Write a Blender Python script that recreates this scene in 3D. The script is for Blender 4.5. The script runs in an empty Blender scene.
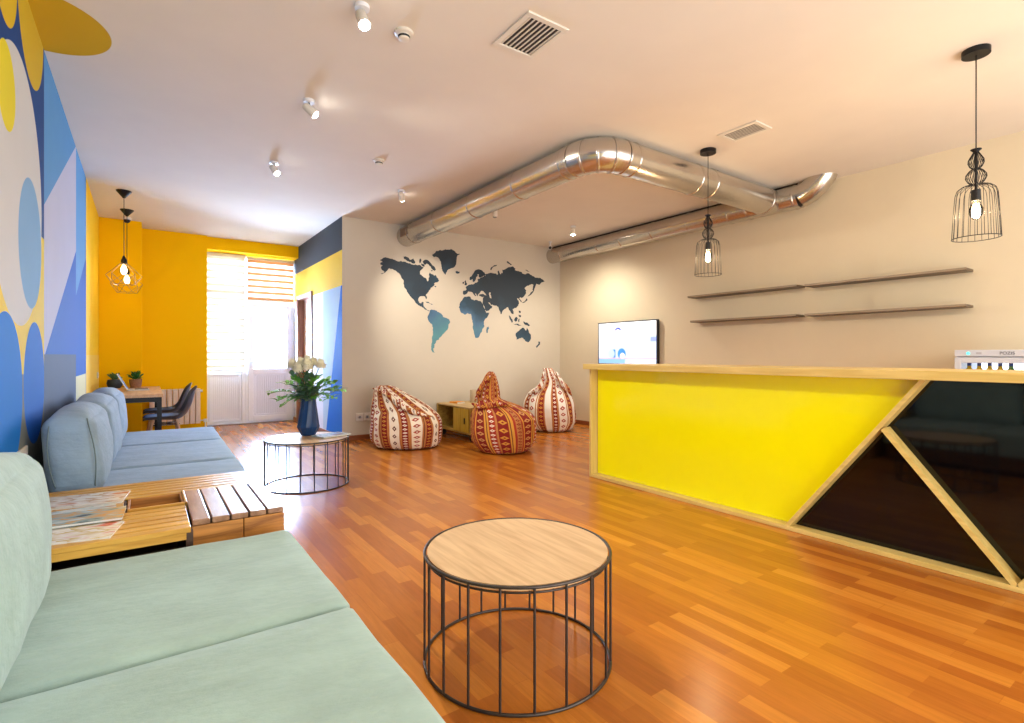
import bpy, bmesh, math, random
from mathutils import Vector, Matrix, noise
from mathutils.geometry import tessellate_polygon
random.seed(7)
PI = math.pi
C = bpy.context.scene.collection

# ---------------------------------------------------------------- materials
def lin(c):
    return tuple((v/12.92 if v <= .04045 else ((v+.055)/1.055)**2.4) for v in c)
def rgb(r, g, b):
    return lin((r/255, g/255, b/255)) + (1,)

def new_mat(name):
    m = bpy.data.materials.new(name); m.use_nodes = True
    nt = m.node_tree
    return m, nt, nt.nodes['Principled BSDF']

def mat(name, col, rough=.5, metal=0, var=.06, scale=8, bump=0, bscale=60, emit=None, estr=0, coat=0, spec=None):
    m, nt, p = new_mat(name)
    N, L = nt.nodes, nt.links
    tc = N.new('ShaderNodeTexCoord')
    nz = N.new('ShaderNodeTexNoise'); nz.inputs['Scale'].default_value = scale; nz.inputs['Detail'].default_value = 4
    L.new(tc.outputs['Object'], nz.inputs['Vector'])
    mx = N.new('ShaderNodeMix'); mx.data_type = 'RGBA'
    mx.inputs['A'].default_value = tuple(c*(1-var) for c in col[:3])+(1,)
    mx.inputs['B'].default_value = tuple(min(1, c*(1+var)) for c in col[:3])+(1,)
    L.new(nz.outputs['Fac'], mx.inputs['Factor']); L.new(mx.outputs['Result'], p.inputs['Base Color'])
    p.inputs['Roughness'].default_value = rough; p.inputs['Metallic'].default_value = metal
    if coat: p.inputs['Coat Weight'].default_value = coat
    if spec is not None: p.inputs['Specular IOR Level'].default_value = spec
    if bump:
        n2 = N.new('ShaderNodeTexNoise'); n2.inputs['Scale'].default_value = bscale
        L.new(tc.outputs['Object'], n2.inputs['Vector'])
        b = N.new('ShaderNodeBump'); b.inputs['Strength'].default_value = bump; b.inputs['Distance'].default_value = .01
        L.new(n2.outputs['Fac'], b.inputs['Height']); L.new(b.outputs['Normal'], p.inputs['Normal'])
    if emit:
        p.inputs['Emission Color'].default_value = emit; p.inputs['Emission Strength'].default_value = estr
    return m

def M(nt, op, a, b=None, c=None, clamp=False):
    n = nt.nodes.new('ShaderNodeMath'); n.operation = op; n.use_clamp = clamp
    for i, v in enumerate((a, b, c)):
        if v is None: continue
        if isinstance(v, (int, float)): n.inputs[i].default_value = v
        else: nt.links.new(v, n.inputs[i])
    return n.outputs[0]

def paint(name, base, layers, axes='YZ', rough=.55, emit=0, soft=None, var=.04, bump=.05, spec=None):
    """flat painted shapes on a wall; layers = [(conditions, colour)], conditions of
    ('c',u,v,r) inside a circle, ('h',a,b,c) where a*u+b*v>c ; '!' prefix negates"""
    m, nt, p = new_mat(name); N, L = nt.nodes, nt.links
    tc = N.new('ShaderNodeTexCoord'); sp = N.new('ShaderNodeSeparateXYZ'); L.new(tc.outputs['Object'], sp.inputs[0])
    u, v = sp.outputs[axes[0]], sp.outputs[axes[1]]
    nz = N.new('ShaderNodeTexNoise'); nz.inputs['Scale'].default_value = 3; L.new(tc.outputs['Object'], nz.inputs['Vector'])
    col = None
    prev = base
    for conds, c in layers:
        f = None
        for cd in conds:
            if cd[0] in ('c', '!c'):
                du = M(nt, 'SUBTRACT', u, cd[1]); dv = M(nt, 'SUBTRACT', v, cd[2])
                d = M(nt, 'SQRT', M(nt, 'ADD', M(nt, 'MULTIPLY', du, du), M(nt, 'MULTIPLY', dv, dv)))
                s = M(nt, 'SUBTRACT', cd[3], d)
            else:
                s = M(nt, 'SUBTRACT', M(nt, 'ADD', M(nt, 'MULTIPLY', u, cd[1]), M(nt, 'MULTIPLY', v, cd[2])), cd[3])
            k = M(nt, 'MULTIPLY_ADD', s, 1/(soft or .004), .5, clamp=True)
            if cd[0][0] == '!': k = M(nt, 'SUBTRACT', 1.0, k)
            f = k if f is None else M(nt, 'MULTIPLY', f, k)
        mx = N.new('ShaderNodeMix'); mx.data_type = 'RGBA'
        L.new(f, mx.inputs['Factor'])
        if isinstance(prev, tuple): mx.inputs['A'].default_value = prev
        else: L.new(prev, mx.inputs['A'])
        mx.inputs['B'].default_value = c
        prev = mx.outputs['Result']
    hv = N.new('ShaderNodeHueSaturation')
    L.new(M(nt, 'MULTIPLY_ADD', nz.outputs['Fac'], var*2, 1-var), hv.inputs['Value'])
    if isinstance(prev, tuple): hv.inputs['Color'].default_value = prev
    else: L.new(prev, hv.inputs['Color'])
    L.new(hv.outputs[0], p.inputs['Base Color']); p.inputs['Roughness'].default_value = rough
    if spec is not None: p.inputs['Specular IOR Level'].default_value = spec
    if bump:
        n2 = N.new('ShaderNodeTexNoise'); n2.inputs['Scale'].default_value = 90; L.new(tc.outputs['Object'], n2.inputs['Vector'])
        b = N.new('ShaderNodeBump'); b.inputs['Strength'].default_value = bump; b.inputs['Distance'].default_value = .005
        L.new(n2.outputs['Fac'], b.inputs['Height']); L.new(b.outputs['Normal'], p.inputs['Normal'])
    if emit:
        L.new(hv.outputs[0], p.inputs['Emission Color']); p.inputs['Emission Strength'].default_value = emit
    return m

def wood(name, c1, c2, axis='X', scale=1.0, rough=.45, knots=False, coat=0):
    m, nt, p = new_mat(name); N, L = nt.nodes, nt.links
    tc = N.new('ShaderNodeTexCoord'); mp = N.new('ShaderNodeMapping')
    s = {'X': (1.2, 14, 14), 'Y': (14, 1.2, 14), 'Z': (14, 14, 1.2)}[axis]
    mp.inputs['Scale'].default_value = tuple(k*scale for k in s)
    L.new(tc.outputs['Object'], mp.inputs[0])
    nz = N.new('ShaderNodeTexNoise'); nz.inputs['Scale'].default_value = 2.2; nz.inputs['Detail'].default_value = 6
    nz.inputs['Distortion'].default_value = 1.6 if knots else .5
    L.new(mp.outputs[0], nz.inputs['Vector'])
    cr = N.new('ShaderNodeValToRGB'); e = cr.color_ramp.elements
    e[0].position = .3; e[0].color = c1; e[1].position = .68; e[1].color = c2
    L.new(nz.outputs['Fac'], cr.inputs[0]); L.new(cr.outputs[0], p.inputs['Base Color'])
    p.inputs['Roughness'].default_value = rough
    if coat: p.inputs['Coat Weight'].default_value = coat
    b = N.new('ShaderNodeBump'); b.inputs['Strength'].default_value = .12; b.inputs['Distance'].default_value = .004
    L.new(nz.outputs['Fac'], b.inputs['Height']); L.new(b.outputs['Normal'], p.inputs['Normal'])
    return m

def floor_mat():
    m, nt, p = new_mat('floor_parquet'); N, L = nt.nodes, nt.links
    tc = N.new('ShaderNodeTexCoord'); mp = N.new('ShaderNodeMapping')
    mp.inputs['Rotation'].default_value = (0, 0, PI/2)
    L.new(tc.outputs['Object'], mp.inputs[0])
    br = N.new('ShaderNodeTexBrick'); br.offset = .37; br.offset_frequency = 2; br.squash = 1
    br.inputs['Scale'].default_value = 1; br.inputs['Brick Width'].default_value = .52; br.inputs['Row Height'].default_value = .073
    br.inputs['Mortar Size'].default_value = .0009; br.inputs['Mortar Smooth'].default_value = .2; br.inputs['Bias'].default_value = -.1
    br.inputs['Color1'].default_value = (0, 0, 0, 1); br.inputs['Color2'].default_value = (1, 1, 1, 1); br.inputs['Mortar'].default_value = (.25, .25, .25, 1)
    L.new(mp.outputs[0], br.inputs['Vector'])
    cr = N.new('ShaderNodeValToRGB'); e = cr.color_ramp.elements
    e[0].position = 0; e[0].color = rgb(164, 92, 30); e[1].position = 1; e[1].color = rgb(200, 128, 48)
    a = cr.color_ramp.elements.new(.35); a.color = rgb(172, 100, 32)
    a = cr.color_ramp.elements.new(.7); a.color = rgb(190, 116, 38)
    L.new(br.outputs['Color'], cr.inputs[0])
    mp2 = N.new('ShaderNodeMapping'); mp2.inputs['Scale'].default_value = (40, 3, 1); L.new(tc.outputs['Object'], mp2.inputs[0])
    nz = N.new('ShaderNodeTexNoise'); nz.inputs['Scale'].default_value = 1.6; nz.inputs['Detail'].default_value = 6; nz.inputs['Distortion'].default_value = .6
    L.new(mp2.outputs[0], nz.inputs['Vector'])
    hv = N.new('ShaderNodeHueSaturation'); L.new(cr.outputs[0], hv.inputs['Color'])
    L.new(M(nt, 'MULTIPLY_ADD', nz.outputs['Fac'], .5, .77), hv.inputs['Value'])
    L.new(hv.outputs[0], p.inputs['Base Color'])
    p.inputs['Roughness'].default_value = .24
    p.inputs['Specular IOR Level'].default_value = .55
    b = N.new('ShaderNodeBump'); b.inputs['Strength'].default_value = .15; b.inputs['Distance'].default_value = .002
    L.new(nz.outputs['Fac'], b.inputs['Height']); L.new(b.outputs['Normal'], p.inputs['Normal'])
    return m

def fabric(name, col, var=.1):
    m, nt, p = new_mat(name); N, L = nt.nodes, nt.links
    tc = N.new('ShaderNodeTexCoord')
    mp = N.new('ShaderNodeMapping'); mp.inputs['Scale'].default_value = (2.5, 5, 5); mp.inputs['Rotation'].default_value = (0, 0, .5); L.new(tc.outputs['Object'], mp.inputs[0])
    nz = N.new('ShaderNodeTexNoise'); nz.inputs['Scale'].default_value = 2; nz.inputs['Detail'].default_value = 6; L.new(mp.outputs[0], nz.inputs['Vector'])
    cr = N.new('ShaderNodeValToRGB'); e = cr.color_ramp.elements
    e[0].position = .3; e[0].color = tuple(c*(1-var) for c in col[:3])+(1,); e[1].position = .7; e[1].color = tuple(min(1, c*(1+var)) for c in col[:3])+(1,)
    L.new(nz.outputs['Fac'], cr.inputs[0]); L.new(cr.outputs[0], p.inputs['Base Color'])
    p.inputs['Roughness'].default_value = .85; p.inputs['Sheen Weight'].default_value = .15; p.inputs['Sheen Roughness'].default_value = .4
    n2 = N.new('ShaderNodeTexNoise'); n2.inputs['Scale'].default_value = 350; L.new(tc.outputs['Object'], n2.inputs['Vector'])
    n3 = N.new('ShaderNodeTexNoise'); n3.inputs['Scale'].default_value = 7; n3.inputs['Detail'].default_value = 3; L.new(mp.outputs[0], n3.inputs['Vector'])
    b = N.new('ShaderNodeBump'); b.inputs['Strength'].default_value = .15; b.inputs['Distance'].default_value = .003
    L.new(n2.outputs['Fac'], b.inputs['Height'])
    b2 = N.new('ShaderNodeBump'); b2.inputs['Strength'].default_value = .25; b2.inputs['Distance'].default_value = .02
    L.new(n3.outputs['Fac'], b2.inputs['Height']); L.new(b.outputs['Normal'], b2.inputs['Normal'])
    L.new(b2.outputs['Normal'], p.inputs['Normal'])
    return m

def stripes_mat(name, cols, motif, reps=4, tilt=0.0):
    """kilim fabric: vertical stripes round the bag (UV.x) with small diamond motifs along them"""
    m, nt, p = new_mat(name); N, L = nt.nodes, nt.links
    uv = N.new('ShaderNodeUVMap'); uv.uv_map = 'UVMap'
    sp = N.new('ShaderNodeSeparateXYZ'); L.new(uv.outputs[0], sp.inputs[0])
    u = M(nt, 'ADD', sp.outputs['X'], M(nt, 'MULTIPLY', sp.outputs['Y'], tilt))
    v = sp.outputs['Y']
    fu = M(nt, 'FRACT', M(nt, 'MULTIPLY', u, reps))
    cr = N.new('ShaderNodeValToRGB'); cr.color_ramp.interpolation = 'CONSTANT'
    els = cr.color_ramp.elements
    els[0].position = 0; els[0].color = cols[0][1]
    els.remove(els[1])
    for pos, c in cols[1:]:
        e = els.new(pos); e.color = c
    L.new(fu, cr.inputs[0])
    # motifs: diamonds centred in stripes listed in motif = (u0, halfwidth, vfreq, colour)
    prev = cr.outputs[0]
    for (u0, hw, vf, c) in motif:
        du = M(nt, 'DIVIDE', M(nt, 'ABSOLUTE', M(nt, 'SUBTRACT', fu, u0)), hw)
        dv = M(nt, 'MULTIPLY', M(nt, 'ABSOLUTE', M(nt, 'SUBTRACT', M(nt, 'FRACT', M(nt, 'MULTIPLY', v, vf)), .5)), 3.2)
        d = M(nt, 'ADD', du, dv)
        f = M(nt, 'LESS_THAN', d, 1.0)
        f2 = M(nt, 'GREATER_THAN', d, .38)
        f = M(nt, 'MULTIPLY', f, f2)
        mx = N.new('ShaderNodeMix'); mx.data_type = 'RGBA'; L.new(f, mx.inputs['Factor']); L.new(prev, mx.inputs['A']); mx.inputs['B'].default_value = c
        prev = mx.outputs['Result']
    L.new(prev, p.inputs['Base Color']); p.inputs['Roughness'].default_value = .9
    tc = N.new('ShaderNodeTexCoord')
    n2 = N.new('ShaderNodeTexNoise'); n2.inputs['Scale'].default_value = 120; L.new(tc.outputs['Object'], n2.inputs['Vector'])
    b = N.new('ShaderNodeBump'); b.inputs['Strength'].default_value = .3; b.inputs['Distance'].default_value = .004
    L.new(n2.outputs['Fac'], b.inputs['Height']); L.new(b.outputs['Normal'], p.inputs['Normal'])
    return m

def emis(name, col, s):
    m, nt, p = new_mat(name)
    p.inputs['Base Color'].default_value = col; p.inputs['Emission Color'].default_value = col; p.inputs['Emission Strength'].default_value = s
    return m

def glass_mat(name, tint=(1, 1, 1, 1), gl=.08, rough=0):
    m = bpy.data.materials.new(name); m.use_nodes = True; nt = m.node_tree; N, L = nt.nodes, nt.links
    N.remove(N['Principled BSDF']); out = N['Material Output']
    t = N.new('ShaderNodeBsdfTransparent'); t.inputs[0].default_value = tint
    g = N.new('ShaderNodeBsdfGlossy'); g.inputs['Roughness'].default_value = rough
    fr = N.new('ShaderNodeFresnel'); fr.inputs[0].default_value = 1.45
    mx = N.new('ShaderNodeMixShader'); L.new(fr.outputs[0], mx.inputs[0]); L.new(t.outputs[0], mx.inputs[1]); L.new(g.outputs[0], mx.inputs[2])
    L.new(mx.outputs[0], out.inputs[0])
    return m

# ---------------------------------------------------------------- geometry
def obj(name, bm, m, parent=None, smooth=False, loc=None, bevel=0, subsurf=0, angle=None):
    me = bpy.data.meshes.new(name)
    bmesh.ops.recalc_face_normals(bm, faces=bm.faces[:])
    bm.to_mesh(me); bm.free()
    for x in (m if isinstance(m, (list, tuple)) else [m]): me.materials.append(x)
    if smooth:
        for f in me.polygons: f.use_smooth = True
        if angle:
            try: me.set_sharp_from_angle(angle=math.radians(angle))
            except Exception: pass
    o = bpy.data.objects.new(name, me); C.objects.link(o)
    if parent: o.parent = parent
    if loc: o.location = loc
    if bevel:
        b = o.modifiers.new('b', 'BEVEL'); b.width = bevel; b.segments = 2; b.limit_method = 'ANGLE'
    if subsurf:
        s = o.modifiers.new('s', 'SUBSURF'); s.levels = s.render_levels = subsurf
    return o

def thing(name, label, cat, loc=(0, 0, 0), rz=0, group=None):
    o = bpy.data.objects.new(name, None); C.objects.link(o); o.empty_display_size = .1
    o.location = loc; o.rotation_euler = (0, 0, rz)
    o['label'] = label; o['category'] = cat
    if group: o['group'] = group
    return o
def tag(o, label, cat, group=None):
    o['label'] = label; o['category'] = cat
    if group: o['group'] = group
    return o
def struct(o): o['kind'] = 'structure'; return o
def dup(root, loc, rz=None, label=None, group=None):
    r = root.copy(); C.objects.link(r); r.location = loc
    if rz is not None: r.rotation_euler = (0, 0, rz)
    if label: r['label'] = label
    if group: r['group'] = group
    for ch in list(root.children):
        c = ch.copy(); C.objects.link(c); c.parent = r
        for g in ch.children:
            d = g.copy(); C.objects.link(d); d.parent = c
    return r

def B(): return bmesh.new()
def box(bm, x0, x1, y0, y1, z0, z1, mtx=None, mi=0):
    vs = [bm.verts.new((x, y, z)) for x in (x0, x1) for y in (y0, y1) for z in (z0, z1)]
    for q in ((0, 1, 3, 2), (4, 6, 7, 5), (0, 4, 5, 1), (2, 3, 7, 6), (0, 2, 6, 4), (1, 5, 7, 3)):
        f = bm.faces.new([vs[i] for i in q]); f.material_index = mi
    if mtx: 
        for v in vs: v.co = mtx @ v.co
    return bm
def bx(*a, **k): return box(B(), *a, **k)
def cyl(bm, c, r, z0, z1, n=24, r2=None, mtx=None):
    return lathe(bm, [(0, z0), (r, z0), (r if r2 is None else r2, z1), (0, z1)], c, n, mtx)
def lathe(bm, prof, c=(0, 0), n=24, mtx=None):
    rings = []
    for r, z in prof:
        if r <= 1e-6: ring = [bm.verts.new((c[0], c[1], z))]
        else: ring = [bm.verts.new((c[0]+r*math.cos(2*PI*i/n), c[1]+r*math.sin(2*PI*i/n), z)) for i in range(n)]
        rings.append(ring)
    for a, b in zip(rings, rings[1:]):
        for i in range(n):
            j = (i+1) % n
            if len(a) == 1 and len(b) == 1: continue
            if len(a) == 1: bm.faces.new((a[0], b[i], b[j]))
            elif len(b) == 1: bm.faces.new((a[i], a[j], b[0]))
            else: bm.faces.new((a[i], a[j], b[j], b[i]))
    if mtx:
        for r in rings:
            for v in r: v.co = mtx @ v.co
    return bm
def tube(bm, pts, r, n=8, closed=False, caps=True):
    pts = [Vector(p) for p in pts]; N = len(pts)
    rr = r if isinstance(r, (list, tuple)) else [r]*N
    def tan(i):
        if closed: return (pts[(i+1) % N]-pts[i-1]).normalized()
        return (pts[min(i+1, N-1)]-pts[max(i-1, 0)]).normalized()
    t = tan(0); up = Vector((0, 0, 1)) if abs(t.z) < .9 else Vector((1, 0, 0))
    nrm = t.cross(up).normalized(); rings = []
    for i in range(N):
        t = tan(i); nrm = (nrm - t*nrm.dot(t)).normalized(); b = t.cross(nrm)
        rings.append([bm.verts.new(pts[i]+rr[i]*(nrm*math.cos(2*PI*k/n)+b*math.sin(2*PI*k/n))) for k in range(n)])
    for i in range(N if closed else N-1):
        a, c = rings[i], rings[(i+1) % N]
        for k in range(n): bm.faces.new((a[k], a[(k+1) % n], c[(k+1) % n], c[k]))
    if caps and not closed:
        bm.faces.new(rings[0]); bm.faces.new(rings[-1])
    return bm
def ring_pts(r, z, c=(0, 0), n=48): return [(c[0]+r*math.cos(2*PI*i/n), c[1]+r*math.sin(2*PI*i/n), z) for i in range(n)]

def cushion(x0, x1, y0, y1, z0, z1, r=.05, crown=(0, 0, .02), n=12, amp=.006, seed=0, fn=None):
    """a pillow-like block: rounded box with crowned faces and soft wrinkles"""
    bm = B(); bmesh.ops.create_cube(bm, size=2)
    bmesh.ops.subdivide_edges(bm, edges=bm.edges[:], cuts=n, use_grid_fill=True)
    hx, hy, hz = (x1-x0)/2, (y1-y0)/2, (z1-z0)/2; cx, cy, cz = (x0+x1)/2, (y0+y1)/2, (z0+z1)/2
    for v in bm.verts:
        q = v.co.copy()
        def ez(t): return math.copysign(1-(1-abs(t))**1.6, t)
        q = Vector((ez(q.x), ez(q.y), ez(q.z)))
        p = Vector((q.x*hx, q.y*hy, q.z*hz))
        inner = Vector((max(-hx+r, min(hx-r, p.x)), max(-hy+r, min(hy-r, p.y)), max(-hz+r, min(hz-r, p.z))))
        d = p-inner
        if d.length > 1e-6:
            m_ = max(abs(d.x), abs(d.y), abs(d.z))
            d = d.normalized()*m_
        p = inner+d
        kx, ky, kz = (1-q.x**2), (1-q.y**2), (1-q.z**2)
        p.x += crown[0]*q.x*ky*kz; p.y += crown[1]*q.y*kx*kz; p.z += crown[2]*q.z*kx*ky
        p += Vector((noise.noise(p*6+Vector((seed, 0, 0))), noise.noise(p*6+Vector((0, seed+5, 0))), noise.noise(p*6+Vector((0, 0, seed+9)))))*amp
        if fn: p = fn(p, q)
        v.co = p+Vector((cx, cy, cz))
    return bm

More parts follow.
